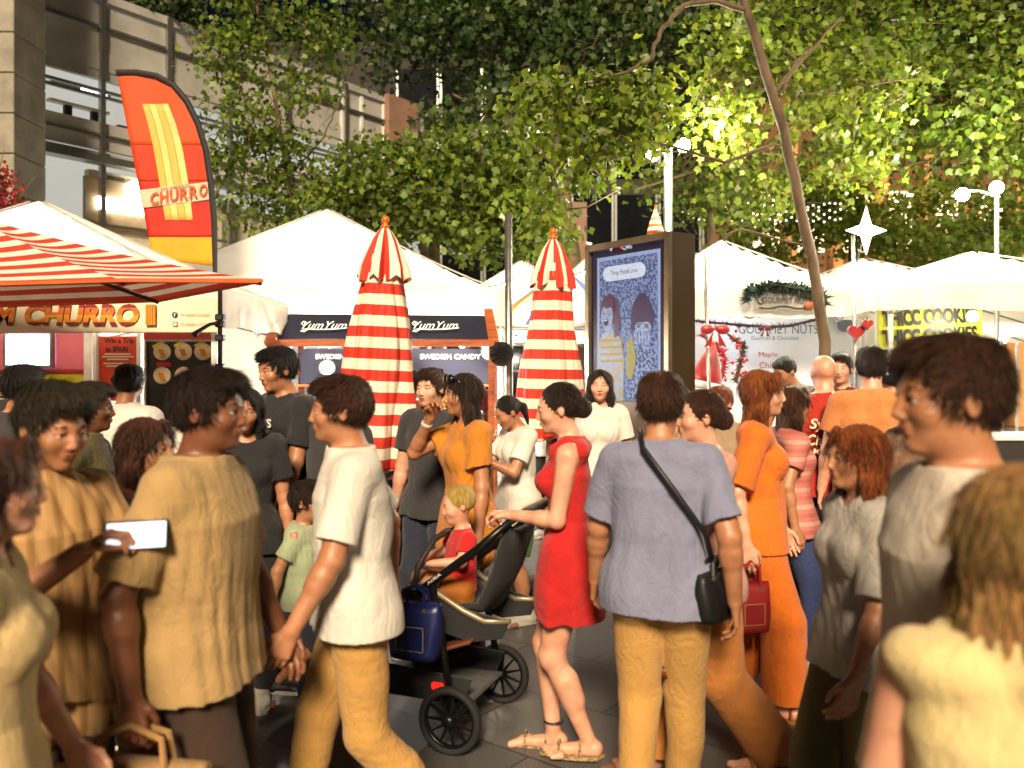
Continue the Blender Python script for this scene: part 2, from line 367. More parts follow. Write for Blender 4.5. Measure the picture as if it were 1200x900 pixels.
# warm lit arcade far right
rb = thing('arcade_building', 'warm lit building with tall columns behind the right hand trees', 'building', (10.5, 23, 0))
mb = MB(); mb.box((2, 2, 5), (14, 2, 10)); mb.build('wall', M('warm_render', '#6a4424', .8), rb)
for k in range(8):
    mb = MB(); mb.box((-4 + k * 1.25, .75, 4.2), (.28, .5, 8.4), bev=.03); mb.build('column', M('sandstone', '#b98a50', .7), rb)
for k in range(7):
    for (za, zb) in ((4.9, 6.6), (.4, 3.6)):
        mb = MB(); mb.box((-3.38 + k * 1.25, .98, (za + zb) / 2), (.8, .05, zb - za)); w = mb.build('window', warm_win, rb)
        mb = MB(); mb.box((-3.38 + k * 1.25, .93, (za + zb) / 2), (.05, .05, zb - za)); mb.box((-3.38 + k * 1.25, .93, (za + zb) / 2), (.8, .045, .05)); mb.build('frame', dark_metal, w)

# ---------------------------------------------------------------- trees
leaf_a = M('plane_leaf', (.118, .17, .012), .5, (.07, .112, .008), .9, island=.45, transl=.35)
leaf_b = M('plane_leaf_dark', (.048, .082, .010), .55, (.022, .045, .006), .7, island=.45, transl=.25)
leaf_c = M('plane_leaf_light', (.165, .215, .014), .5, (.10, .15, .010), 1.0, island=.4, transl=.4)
LEAF = np.array([(0, 0, 0), (-.30, .18, .03), (-.52, .55, .10), (-.20, .62, .04), (0, 1.0, -.06), (.20, .62, .04), (.52, .55, .10), (.30, .18, .03)], np.float32)
LQ = np.array([(0, 1, 2, 3), (0, 3, 4, 5), (0, 5, 6, 7)], np.int32)
def crown(name, parent, blobs, n, size, mat, seed=1):
    """leaves hung in clusters through a set of lobes given as (column, row, distance, half width, half height, half depth m)"""
    g = np.random.default_rng(seed); base = np.array(parent.location)
    w = np.array([b[3] * b[4] for b in blobs], float); w /= w.sum(); cen = []
    per = 14; ncl = n // per
    for _ in range(ncl):
        b = blobs[g.choice(len(blobs), p=w)]
        d = g.normal(size=3); d /= np.linalg.norm(d); rr = g.random() ** .42
        Y = b[2] + d[1] * rr * b[5]; px = b[0] + d[0] * rr * b[3]; py = b[1] + d[2] * rr * b[4]
        cen.append(((px - 600) * b[2] / F, Y, CH - (py - HZ) * b[2] / F))
    cen = np.array(cen); idx = np.repeat(np.arange(ncl), per)
    p = cen[idx] + g.normal(size=(len(idx), 3)) * np.array([.16, .16, .11]) * (size / .11)
    m = len(p); sz = size * g.uniform(.6, 1.25, m)
    tip = g.normal(size=(m, 3)) * .8; tip[:, 2] -= .55; tip /= np.linalg.norm(tip, axis=1)[:, None]
    nr = g.normal(size=(m, 3)) * .9; nr[:, 2] += .5; nr[:, 1] -= .5; nr -= tip * (nr * tip).sum(1)[:, None]; nr /= np.linalg.norm(nr, axis=1)[:, None]
    sd_ = np.cross(tip, nr)
    v = p[:, None, :] + sz[:, None, None] * (LEAF[None, :, 0:1] * sd_[:, None, :] + LEAF[None, :, 1:2] * tip[:, None, :] + LEAF[None, :, 2:3] * nr[:, None, :])
    v = v.reshape(-1, 3) - base; q = (LQ[None] + (np.arange(m) * 8)[:, None, None]).reshape(-1, 4)
    o = fast_mesh(name, v, q, mat, parent, smooth=False)
    return o, cen
def limb(pts, r0, r1, wob=.04, seed=0, n=10):
    g = random.Random(seed); pts = [Vector(p) for p in pts]; out = []
    for i in range(len(pts) - 1):
        for k in range(5): out.append(pts[i].lerp(pts[i + 1], k / 5) + Vector((g.uniform(-wob, wob), g.uniform(-wob, wob), 0)) * (1 if (i + k) else 0))
    out.append(pts[-1]); m = len(out)
    return out, [r0 + (r1 - r0) * i / (m - 1) for i in range(m)]
def tree(name, label, trunk, r0, r1, limbs, blobs, n, size, mat, seed, group='trees over the market', twigs=60, n_extra=None):
    b = Vector((trunk[0].x, trunk[0].y, 0)); t = thing(name, label, 'tree', b, group=group)
    mb = MB(); p, r = limb([x - b for x in trunk], r0, r1, .009, seed); mb.tube(p, r, 10)
    for (lp, a, c) in limbs:
        p, r = limb([x - b for x in lp], a, c, .016, seed + 3); mb.tube(p, r, 7)
    mb.build('trunk', bark, t, smooth=True)
    cr, cen = crown('crown', t, blobs, n, size, mat, seed)
    mb = MB(); g = random.Random(seed)
    for _ in range(twigs):
        a = Vector(cen[g.randrange(len(cen))]) - b; bb = Vector(cen[g.randrange(len(cen))]) - b
        d = bb - a
        if d.length > .1: d = d.normalized() * g.uniform(.3, .9); m_ = a + d * .5 + Vector((g.uniform(-.1, .1), 0, g.uniform(-.12, .12))); mb.tube([a, m_, a + d], [.012, .009, .004], 5)
    mb.build('twigs', bark, t, smooth=True)['kind'] = 'stuff'
    return t
# leaning plane tree on the right, its arching bough coming left over the screen
T = [P(968, 640, 8.0), P(966, 400, 8.0), P(951, 300, 7.98), P(917, 150, 7.9), P(884, 40, 7.85), P(866, -10, 7.8), P(848, -120, 7.7)]
tree('plane_tree', 'leaning plane tree with slim trunk rising in front of the nut stall', [Vector((T[0].x + .05, 8.0, 0))] + T, .062, .036,
     [([P(872, 12, 7.8), P(840, 0, 7.7), P(800, 6, 7.6), P(772, 40, 7.5), P(762, 70, 7.5), P(735, 84, 7.5), P(690, 98, 7.5)], .028, .012),
      ([P(905, 110, 8.0), P(950, 60, 8.2), P(985, 20, 8.4)], .018, .008), ([P(920, 165, 8), P(850, 190, 7.9), P(800, 175, 7.8), P(700, 150, 7.7)], .020, .008),
      ([P(916, 110, 8.0), P(935, 70, 8.0), P(950, 55, 8.0)], .015, .008), ([P(948, 290, 8.1), P(870, 268, 8.3), P(850, 275, 8.4)], .012, .008)],
     [(690, 135, 7.8, 95, 46, .4), (625, 125, 7.9, 42, 32, .3), (745, 112, 7.9, 60, 32, .4), (700, 190, 8.1, 62, 36, .4), (640, 250, 8.4, 32, 38, .3), (745, 160, 8.0, 40, 36, .3),
      (900, 50, 9.6, 90, 60, .7), (850, 130, 9.6, 50, 55, .6), (980, 110, 9.6, 90, 65, .7), (1000, 190, 10, 70, 38, .5), (890, 215, 10.2, 55, 42, .5), (920, -60, 9.3, 160, 70, 1)], 8200, .092, leaf_c, 3, twigs=90)
tree('plane_tree', 'broad leafy plane tree filling the upper right corner over the stalls', [Vector((8.6, 13.5, 0)), P(1225, 300, 13.5), P(1190, 150, 13.3), P(1150, 20, 13)], .16, .08,
     [([P(1200, 190, 13.4), P(1100, 120, 12), P(1030, 60, 11)], .06, .015), ([P(1190, 150, 13.3), P(1120, 180, 12), P(1040, 200, 11.5)], .05, .012)],
     [(1070, 50, 11.5, 150, 75, 1.4), (1120, 150, 11.8, 110, 70, 1.3), (1000, 60, 11, 110, 80, 1.2), (1170, 90, 10.5, 80, 110, 1), (1010, 150, 11.5, 80, 50, 1), (1180, 250, 12, 50, 60, .9), (1160, 280, 13, 60, 30, .8), (1060, -50, 11, 200, 70, 1.5)], 14500, .105, leaf_a, 5, twigs=110)
tree('plane_tree', 'far dense tree low behind the white star and tent peaks', [Vector((6.6, 16.5, 0)), P(1000, 300, 16.5), P(1000, 240, 16.5)], .14, .06, [],
     [(1060, 280, 16, 70, 32, 1), (1130, 290, 16.5, 60, 30, 1), (1000, 260, 16, 50, 30, 1), (960, 240, 16, 50, 50, 1), (890, 290, 16.5, 50, 38, .9), (860, 225, 17, 60, 45, 1), (1100, 240, 17, 70, 30, 1)], 8500, .12, leaf_c, 8)
tree('plane_tree', 'wide dark plane tree in the middle behind the tents', [Vector((.9, 15.5, 0)), P(672, 300, 15.5), P(655, 190, 15.5), P(640, 60, 15.4)], .17, .07,
     [([P(660, 200, 15.5), P(600, 150, 15), P(530, 110, 14.6)], .06, .02), ([P(650, 120, 15.5), P(700, 60, 15), P(760, 30, 14.6)], .05, .02)],
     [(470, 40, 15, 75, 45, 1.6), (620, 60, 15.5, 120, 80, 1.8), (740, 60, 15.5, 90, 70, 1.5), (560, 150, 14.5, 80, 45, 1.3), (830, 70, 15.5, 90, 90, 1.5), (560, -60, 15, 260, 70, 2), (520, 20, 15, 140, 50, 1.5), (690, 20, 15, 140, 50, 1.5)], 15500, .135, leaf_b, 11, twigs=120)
tree('plane_tree', 'bushy plane tree hanging low over the candy stall tent', [Vector((-1.1, 12.6, 0)), P(512, 380, 12.6), P(508, 260, 12.6), P(498, 170, 12.5)], .12, .05,
     [([P(508, 250, 12.6), P(450, 220, 12.3), P(400, 200, 12)], .04, .012), ([P(505, 210, 12.6), P(560, 200, 12.3), P(620, 190, 12)], .04, .012)],
     [(450, 205, 12, 70, 42, .8), (540, 200, 12.2, 70, 48, .9), (400, 225, 12, 50, 30, .6), (520, 262, 12.3, 60, 32, .7), (600, 215, 12, 50, 52, .7), (570, 275, 12.5, 45, 28, .6), (450, 260, 12.5, 40, 26, .6), (630, 280, 12.2, 40, 35, .5)], 9000, .105, leaf_a, 14)
tree('young_tree', 'slender young tree with thin trunk beside the orange flag', [Vector((-3.55, 13.4, 0)), P(341, 290, 13.4), P(335, 200, 13.4), P(318, 90, 13.3), P(300, 0, 13.3)], .06, .02,
     [([P(336, 210, 13.4), P(380, 160, 13.2), P(400, 110, 13)], .018, .008), ([P(330, 160, 13.4), P(280, 120, 13.2)], .016, .008)],
     [(280, 60, 13.2, 48, 55, .7), (310, 130, 13, 62, 42, .8), (260, 175, 13, 38, 34, .5), (330, 190, 13, 55, 36, .7), (290, 240, 13.2, 48, 34, .5), (360, 235, 13, 45, 30, .6), (370, 60, 14, 50, 60, .8), (300, -10, 13.2, 60, 35, .8), (340, 275, 13.2, 40, 22, .4)], 4400, .105, leaf_a, 17)
tree('bare_tree', 'thin pale tree with arching bare branches behind the screen', [Vector((2.75, 11.8, 0)), P(832, 330, 11.8), P(836, 240, 11.8), P(838, 200, 11.8)], .06, .035,
     [([P(836, 210, 11.8), P(815, 200, 11.7), P(790, 208, 11.6), P(745, 222, 11.5)], .028, .012), ([P(838, 205, 11.8), P(850, 180, 11.8), P(880, 160, 11.6)], .02, .008),
      ([P(835, 290, 11.8), P(870, 262, 11.7), P(910, 248, 11.6)], .022, .008)],
     [(810, 235, 12, 50, 28, .5), (860, 250, 12, 40, 24, .5), (780, 215, 12, 30, 24, .4), (850, 170, 12, 50, 40, .6)], 1500, .10, leaf_a, 19)
tree('roof_shrub', 'dark shrubs growing on the roof edge of the office building', [P(180, 30, 17), P(180, 8, 17)], .04, .02, [], [(150, 2, 17, 40, 14, .4), (205, 8, 17, 40, 16, .4), (120, -6, 17, 40, 12, .4)], 1500, .12, leaf_b, 23, group='shrubs on the roof', twigs=10).location.z = 0
# red flowering decoration tree at the left edge
red_leaf = M('red_flower', '#a81408', .6, '#5a0a05', 3, island=.4, transl=.2)
tree('christmas_tree', 'red flowered decoration tree at the left edge above the striped canopy', [Vector((-5.55, 9.1, 0)), P(-10, 240, 9.1)], .04, .02, [],
     [(-2, 215, 9.1, 14, 24, .15), (-4, 245, 9.1, 20, 16, .2), (2, 262, 9.1, 28, 8, .2)], 900, .05, red_leaf, 29, group='festive trees', twigs=6)
# curtain of fairy lights behind
def fairy(name, label, x0, x1, y0, y1, Y, cols, rows):
    t = thing(name, label, 'string lights', P(x0, y0, Y), group='fairy light curtains'); b = P(x0, y0, Y)
    mb = MB(); mb.tube([P(x0, y0, Y) - b, P(x1, y0, Y) - b], .012, 5)
    for c in range(cols): x = x0 + (x1 - x0) * c / (cols - 1); mb.tube([P(x, y0, Y) - b, P(x, y1, Y) - b], .004, 4)
    mb.build('cable', dark_metal, t); mb = MB()
    for c in range(cols):
        for r_ in range(rows):
            x = x0 + (x1 - x0) * c / (cols - 1); y = y0 + (y1 - y0) * (r_ + random.random() * .8) / rows; mb.ball(P(x, y, Y) - b, .016, 4)
    o = mb.build('bulbs', M('fairy_bulb', '#fff2c8', .3, '#fff2c8', emit=1.2, ecol=(1, .9, .65)), t); o['kind'] = 'stuff'; return t
fairy('fairy_lights', 'curtain of fairy lights hung left of the white star behind the tree trunk', 800, 985, 237, 262, 12.8, 30, 3)
# ---------------------------------------------------------------- white market tents
def tent(label, cx, y0, w, d, ze, zp, val=.26, rot=0, lampw=60, legs=True, group='white market tents', seed=0, back=False, name='market_tent', light=(1, .9, .74)):
    t = thing(name, label, 'tent', (cx, y0 + d / 2, 0), math.radians(rot), group)
    n = 20; g = random.Random(seed); v = []; f = []
    ph = [g.uniform(0, 6) for _ in range(4)]
    for i in range(n + 1):
        for j in range(n + 1):
            a = -1 + 2 * i / n; b = -1 + 2 * j / n; r = max(abs(a), abs(b)); q = min(abs(a), abs(b)) / (r + 1e-6)
            z = ze + (zp - ze) * ((1 - r) ** 1.12) - .07 * (1 - q) * r * (1 - r) * 4 * (zp - ze)
            z += .010 * math.sin(9 * a + ph[0] + 3 * b) * (r > .1) + .008 * math.sin(14 * b + ph[1] - 5 * a)
            if r < .999: pass
            v.append((a * w / 2, b * d / 2, z))
    for i in range(n):
        for j in range(n):
            k = i * (n + 1) + j; f.append((k, k + n + 1, k + n + 2, k + 1))
    mesh_obj('canopy', v, f, white_cloth, t, True)
    v = []; f = []; m = 44; per = []
    for (ax, sg) in (('x', -1), ('y', 1), ('x', 1), ('y', -1)):
        for k in range(m):
            s = -1 + 2 * k / m
            per.append({('x', -1): (s * w / 2, -d / 2), ('y', 1): (w / 2, s * d / 2), ('x', 1): (-s * w / 2, d / 2), ('y', -1): (-w / 2, -s * d / 2)}[(ax, sg)])
    L_ = len(per)
    for h in range(4):
        for k, (x, y) in enumerate(per):
            o_ = 1 + (.012 * math.sin(k * .9 + ph[2]) + .008 * math.sin(k * 2.3)) * h / 3 / (w / 2) + .004
            v.append((x * o_, y * o_, ze + .004 - val * h / 3 + (.012 * math.sin(k * .35 + ph[3]) if h == 3 else 0) - .012 * math.cos(math.pi * ((k % m) / m - .5)) * (h < 1)))
    for h in range(3):
        for k in range(L_): f.append((h * L_ + k, h * L_ + (k + 1) % L_, (h + 1) * L_ + (k + 1) % L_, (h + 1) * L_ + k))
    mesh_obj('valance', v, f, white_cloth, t, True)
    if legs:
        for sx in (-1, 1):
            for sy in (-1, 1):
                mb = MB(); mb.box((sx * (w / 2 - .05), sy * (d / 2 - .05), (ze - .05) / 2), (.04, .04, ze - .05), bev=.004)
                mb.box((sx * (w / 2 - .05), sy * (d / 2 - .05), .01), (.12, .12, .02)); mb.build('leg', white_paint, t)
    for sx in (-1, 1):
        for sy in (-1, 1):
            pts = []
            for q in range(7): r_ = 1 - q / 6 * .97; pts.append((sx * r_ * w / 2, sy * r_ * d / 2, ze + (zp - ze) * ((1 - r_) ** 1.12) + .006))
            mb = MB(); mb.tube(pts, .009, 5); mb.build('seam', M('canvas_seam', '#b8b4aa', .8), t, True)
    mb = MB()
    for (x0, y0_, x1, y1_) in ((-1, -1, 1, -1), (-1, 1, 1, 1), (-1, -1, -1, 1), (1, -1, 1, 1)):
        a = Vector((x0 * (w / 2 - .05), y0_ * (d / 2 - .05), ze - .08)); b = Vector((x1 * (w / 2 - .05), y1_ * (d / 2 - .05), ze - .08)); 
        for q in range(4): p0 = a.lerp(b, q / 4); p1 = a.lerp(b, (q + 1) / 4); mb.tube([p0 - Vector((0, 0, .0 if q % 2 else .22)), p1 - Vector((0, 0, .22 if q % 2 else .0))], .010, 4)
    mb.build('truss', steel, t)
    if lampw:
        mb = MB(); mb.ball((0, 0, ze - .25), .06, 8); l = mb.build('lamp_bulb', lamp_glow, t); mb = MB(); mb.tube([(0, 0, ze - .2), (0, 0, zp - .05)], .008, 5); mb.build('lamp_cord', black_pl, t)
        lamp('tent_lamp', (0, 0, ze - .35), lampw, light, .12, t)
    if back:
        mb = MB(); mb.box((0, d / 2 - .02, ze / 2), (w - .12, .015, ze - .05)); mb.build('back_wall', white_cloth, t)
    return t
# churro stall tent (front left)
tent('white market tent over the churro stall, mostly behind the striped canopy', -3.95, 6.05, 3.75, 2.15, 2.26, 3.1, .27, lampw=90, seed=1, back=True)
tent('large white tent with tall peak over the candy stall', -2.12, 8.35, 4.1, 2.9, 2.44, 3.52, .34, lampw=90, seed=2)
tent('small white tent peak just right of the orange flag', P(276, 0, 17).x, 15.6, 2.8, 2.8, 2.6, 4.0, lampw=40, seed=3)
tent('white tent peak between the flag and the large candy tent', P(318, 0, 14.4).x, 13.1, 2.6, 2.6, 2.5, 3.85, lampw=40, seed=4)
tent('white tent behind the right corner of the large candy tent', P(540, 0, 13).x, 12.2, 2.2, 2.2, 2.3, 3.05, lampw=50, seed=14)
tent('white tent with festoon bulbs left of the right striped parasol', P(612, 0, 11.6).x, 10.4, 2.4, 2.4, 2.35, 3.15, lampw=60, seed=5)
tent('white tent directly behind the right striped parasol and the screen', P(690, 0, 13.8).x, 12.6, 2.6, 2.6, 2.35, 3.5, lampw=60, seed=6)
tent('white tent over the nut stall with a garland on its front', 2.52, 9.0, 2.5, 2.5, 2.52, 3.22, .30, lampw=55, seed=7, light=(.9, .95, 1))
tent('white tent with its peak under the glowing star', 5.1, 11.1, 2.7, 2.6, 2.75, 3.28, .3, lampw=60, seed=8)
tent('large white tent over the cookie stall at the right', 5.02, 8.0, 3.0, 2.6, 2.5, 2.95, .26, lampw=16, seed=9)
tent('far white tent between two larger peaks on the right', P(1085, 0, 17).x, 16, 2.6, 2.6, 2.6, 3.5, lampw=40, seed=10)
tent('far white tent near the right edge behind the thin pole', P(1188, 0, 14).x, 13, 2.6, 2.6, 2.4, 3.2, lampw=40, seed=11)
tent('white tent at the right edge of the picture behind the crowd', 7.9, 8.2, 2.5, 2.6, 2.45, 2.9, .26, lampw=50, seed=12)

# ---------------------------------------------------------------- striped awning of the churro cart (near left)
rw = stripes_mat('red_white_awning', ['#c8402c', '#efe2d0'], .115, uv=True, axis='Y', transl=.3)
aw = thing('striped_canopy', 'red and white striped canopy on a black post at the left edge', 'canopy', (P(-120, 0, 5.2).x, 5.2, 0)); ab = aw.location
ap = P(-40, 250, 5.2)
cor = [P(-420, 352, 4.9), P(-130, 337, 4.45), P(145, 329, 4.3), P(306, 329, 4.55), P(186, 352, 5.6), P(-420, 372, 6.4)]
v = []; f = []; uv = []
for i in range(len(cor)):
    a, b = cor[i], cor[(i + 1) % len(cor)]; n = 10; e = (b - a).normalized(); hgt = (ap - a - e * (ap - a).dot(e)).length
    k0 = len(v)
    for r_ in range(n + 1):
        for c in range(n + 1):
            s = r_ / n; p = a.lerp(b, c / n).lerp(ap, s); p.z -= .05 * math.sin(math.pi * s) * (.6 + .4 * math.sin(math.pi * c / n))
            v.append(p - ab); uv.append((0, s * hgt))
    for r_ in range(n):
        for c in range(n): k = k0 + r_ * (n + 1) + c; f.append((k, k + 1, k + n + 2, k + n + 1))
o = mesh_obj('canopy_cloth', v, f, rw, aw, True); ul = o.data.uv_layers.new(name='UVMap')
for l in o.data.loops: ul.data[l.index].uv = uv[l.vertex_index]
edge = M('orange_edge_tape', '#cf5a22', .6)
mb = MB(); mb.tube([p - ab for p in cor] + [cor[0] - ab], .013, 6); mb.build('edge_tape', edge, aw)
for p in cor:
    mb = MB(); mb.tube([p - ab + Vector((0, 0, -.015)), (p - ab).lerp(ap - ab, .5) + Vector((0, 0, -.075)), ap - ab + Vector((0, 0, -.04))], .011, 6); mb.build('rib', dark_metal, aw)
pb = P(258, 0, 5.9); pb.z = 0
mb = MB(); mb.tube([ap - ab + Vector((0, 0, -.02)), Vector((ap.x, ap.y, 0)) - ab], .025, 10); mb.build('mast', dark_metal, aw)
mb = MB(); mb.lathe([(.32, 0), (.32, .05), (.06, .08), (.05, .16)], (ap.x - ab.x, ap.y - ab.y, 0), 20); mb.build('base', dark_metal, aw)
# black clamp post with an arm lamp at the canopy's corner
cp = thing('clamp_post', 'black post with clamps and a curved lamp arm beside the churro menu', 'post', pb)
def rel(px, py, Y, b): return P(px, py, Y) - b
mb = MB(); mb.tube([(0, 0, 0), (0, 0, CH + .085 * 5.9 + .05)], .016, 8); mb.build('pole', dark_metal, cp)
for y in (372, 380, 396, 430): mb = MB(); mb.box(rel(258, y, 5.9, pb), (.06, .06, .045), bev=.008); mb.build('clamp', black_pl, cp)
mb = MB(); mb.tube([rel(258, 378, 5.88, pb), rel(246, 380, 5.8, pb), rel(236, 386, 5.75, pb), rel(228, 392, 5.7, pb)], [.012, .012, .014, .022], 8); mb.build('lamp_arm', black_pl, cp)

# ---------------------------------------------------------------- churro stall
Yc = 5.99
cream = M('cream_banner', '#d8cdae', .6, '#c9bd9c', 2)
sg = thing('churro_banner', 'cream banner with CHURRO in maroon and orange letters on the tent front', 'banner', P(60, 370, Yc))
sb_ = sg.location
mb = MB(); a, b = P(-260, 350, Yc), P(256, 350, Yc); zb_ = P(0, 390, Yc).z; mb.box((((a.x + b.x) / 2) - sb_.x, 0, (a.z + zb_) / 2 - sb_.z), (b.x - a.x, .02, a.z - zb_), bev=.006); mb.build('cloth', cream, sg)
churro_ink = stripes_mat('churro_letter_print', ['#7d1210', '#d88a1a', '#b8601a', '#7d1210'], .2, rough=.5, transl=0, offset=.48)
def btxt(s, px, py, wpx, hpx, mat, **k):
    return text('lettering', s, P(px, py, Yc - .02) - sb_, (1, 0, 0), (0, 0, 1), wpx * Yc / F, hpx * Yc / F, mat, sg, **k)
btxt('CHURRO', 96, 369, 134, 26, churro_ink, bold=.05, shear=.15); btxt('DREAM', -36, 369, 110, 26, churro_ink, bold=.05, shear=.15)
mb = MB()
for k in range(4): mb.tube([P(172 + k * 3, 357, Yc - .03) - sb_, P(172 + k * 3, 381, Yc - .03) - sb_], .010, 6)
mb.build('churro_print', M('print_orange', '#c88420', .6), sg)
mb = MB(); mb.lathe([(.020, 0), (.020, .004)], P(205, 369, Yc - .014) - sb_, 20, ax=(0, -1, 0)); mb.build('round_emblem', M('navy_print', '#16204a', .6), sg)
text('lettering', 'f', P(205, 369, Yc - .022) - sb_, (1, 0, 0), (0, 0, 1), None, .026, M('white_print', '#e8e4d8', .6), sg, bold=.03)
mb = MB(); mb.box(P(205.5, 380, Yc - .014) - sb_, (.036, .006, .036), bev=.002); mb.build('square_emblem', M('pink_print', '#c06a62', .6), sg)
mb = MB(); mb.lathe([(.007, 0), (.011, 0), (.011, .004), (.007, .004)], P(205.5, 380, Yc - .02) - sb_, 16, ax=(0, -1, 0)); mb.build('ring', MATS['white_print'], sg)
brown_ink = M('brown_print', '#7a5c3a', .6)
btxt('MY DREAM CHURRO', 229, 369, 34, 3, brown_ink); btxt('MY DREAM CHURRO', 229, 380, 34, 3, brown_ink)
# truck-like stall body
Ys = 6.75
st = thing('churro_stall', 'pink and yellow churro stall front with lit window under the tent', 'stall', (P(40, 0, Ys).x, Ys, 0)); s0_ = st.location
def sbx(nm, x0, x1, y0, y1, mt, out=0, th=.06, par=None, Y=Ys, base=s0_, bev=.004):
    a, b = P(x0, y0, Y), P(x1, y1, Y); mb = MB(); c = Vector(((a.x + b.x) / 2, Y - out, (a.z + b.z) / 2)) - base
    mb.box(c, (abs(b.x - a.x), th, abs(a.z - b.z)), bev=bev); return mb.build(nm, mt, par)
sbx('pink_panel', -160, 112, 388, 433, M('pink_panel', '#c8626e', .5, '#c05866'), par=st)
sbx('trim', -160, 112, 433, 438, M('red_trim', '#a01f14', .5), par=st, out=.01)
sbx('yellow_panel', -160, 112, 438, 500, M('yellow_panel', '#c9bb22', .5), par=st)
sbx('counter', -160, 190, 500, 506, white_paint, par=st, out=.2, th=.5)
sbx('skirt', -160, 190, 506, 680, M('counter_skirt', '#7a2418', .6), par=st, out=.1, th=.3)
w = sbx('serving_window', 14, 66, 392, 428, M('lit_serving_window', '#c8dcf5', .3, '#a8c0e8', 3, emit=2.2, ecol=(.75, .86, 1)), par=st, out=.04, th=.04)
mb = MB()
for (x0, x1, y0, y1) in ((12, 68, 388, 391), (12, 68, 428, 431), (12, 14.5, 391, 428), (65.5, 68, 391, 428)):
    a, b = P(x0, y0, Ys), P(x1, y1, Ys); mb.box(Vector(((a.x + b.x) / 2, Ys - .07, (a.z + b.z) / 2)) - s0_, (b.x - a.x, .05, a.z - b.z))
mb.build('frame', steel, w)
sbx('white_post', 106, 116, 390, 476, white_paint, par=st, out=.08, th=.06)
def stall_box(label, x0, x1, y0, y1, mt, Y): 
    t = thing('display_tray', label, 'tray', P((x0 + x1) / 2, y1, Y)); a, b = P(x0, y0, Y), P(x1, y1, Y)
    mb = MB(); mb.box((0, 0, (a.z - b.z) / 2), (b.x - a.x, .25, a.z - b.z), bev=.01); mb.build('tray', mt, t)
    mb = MB()
    for k in range(6): mb.tube([(-(b.x - a.x) / 2 + .04 + k * (b.x - a.x - .08) / 5, -.1, a.z - b.z + .012), (-(b.x - a.x) / 2 + .06 + k * (b.x - a.x - .08) / 5, .1, a.z - b.z + .02)], .014, 6)
    o = mb.build('churros', MATS['print_orange'], t); o['kind'] = 'stuff'
    return t
stall_box('white tray of food on the churro stall counter beside the poster', 86, 112, 484, 499, white_paint, 6.5)
stall_box('steel tray on the churro stall counter at the left edge', -6, 20, 466, 499, steel, 6.5)
# poster and menu
def sheet(name, label, cat, x0, x1, y0, y1, Y, mt, th=.02):
    t = thing(name, label, cat, P((x0 + x1) / 2, y1, Y)); a, b = P(x0, y0, Y), P(x1, y1, Y)
    mb = MB(); mb.box((0, 0, (a.z - b.z) / 2), (b.x - a.x, th, a.z - b.z), bev=.004); mb.build('board', mt, t); return t
def on(t, px, py, Y, out=.015): return P(px, py, Y - out) - t.location
po = sheet('poster', 'red poster reading Win a Trip beside the churro menu', 'poster', 116, 164, 394, 470, 6.55, M('red_poster', '#b8281a', .5, '#c8431e', 2))
text('lettering', 'Win a Trip', on(po, 140, 400, 6.55), (1, 0, 0), (0, 0, 1), .23, .052, black_pl, po, bold=.03); text('lettering', 'to SPAIN', on(po, 137, 409, 6.55), (1, 0, 0), (0, 0, 1), .17, .045, black_pl, po, bold=.03)
for k, (w_, y) in enumerate(((.2, 415), (.24, 418), (.16, 421), (.22, 426), (.18, 429))):
    mb = MB(); mb.box(on(po, 138, y, 6.55), (w_, .004, .009)); mb.build('printed_line', MATS['cream_banner'], po)
mb = MB(); mb.box((-.165, -.03, .25), (.025, .05, .55)); mb.box((.17, -.03, .25), (.03, .05, .55)); mb.build('frame', white_paint, po)
me_ = sheet('menu_board', 'dark menu board with round pictures of churros under a red strip', 'menu', 170, 252, 398, 500, 6.4, M('menu_black', '#241a10', .35))
mb = MB(); mb.box(on(me_, 211, 394, 6.4), (.53, .03, .05)); mb.build('red_strip', M('red_trim2', '#a81f12', .5), me_)
for (x0, x1, y0, y1) in ((170, 252, 398, 400.5), (170, 172.5, 400, 500), (249.5, 252, 400, 500)):
    a, b = P(x0, y0, 6.38), P(x1, y1, 6.38); mb = MB(); mb.box(Vector(((a.x + b.x) / 2, 6.38, (a.z + b.z) / 2)) - me_.location, (b.x - a.x, .03, a.z - b.z)); mb.build('frame', steel, me_)
for (x, y) in ((190, 412), (215, 412), (238, 412), (190, 440), (215, 440), (238, 440)):
    mb = MB(); mb.lathe([(.066, 0), (.06, .006)], on(me_, x, y, 6.4), 20, ax=(0, -1, 0)); d_ = mb.build('dish_picture', M('dish_print', '#b8a07a', .5, '#d8c8a8', 12), me_)
    mb = MB()
    for k in range(3): mb.tube([on(me_, x - 4 + k * 2, y - 3, 6.4, .03), on(me_, x - 1 + k * 2, y + 5, 6.4, .03)], .007, 5)
    mb.build('churro_picture', MATS['print_orange'], d_)
for (x, y) in ((186, 403), (211, 402), (235, 402)):
    mb = MB(); mb.box(on(me_, x, y, 6.4, .025), (.1, .004, .022), R=Matrix.Rotation(-.5, 3, 'Y')); mb.build('yellow_tag', M('yellow_print', '#d8b820', .5), me_)
mb = MB(); mb.box(on(me_, 192, 427, 6.4, .02), (.11, .004, .035)); mb.build('red_tag', MATS['red_trim2'], me_)

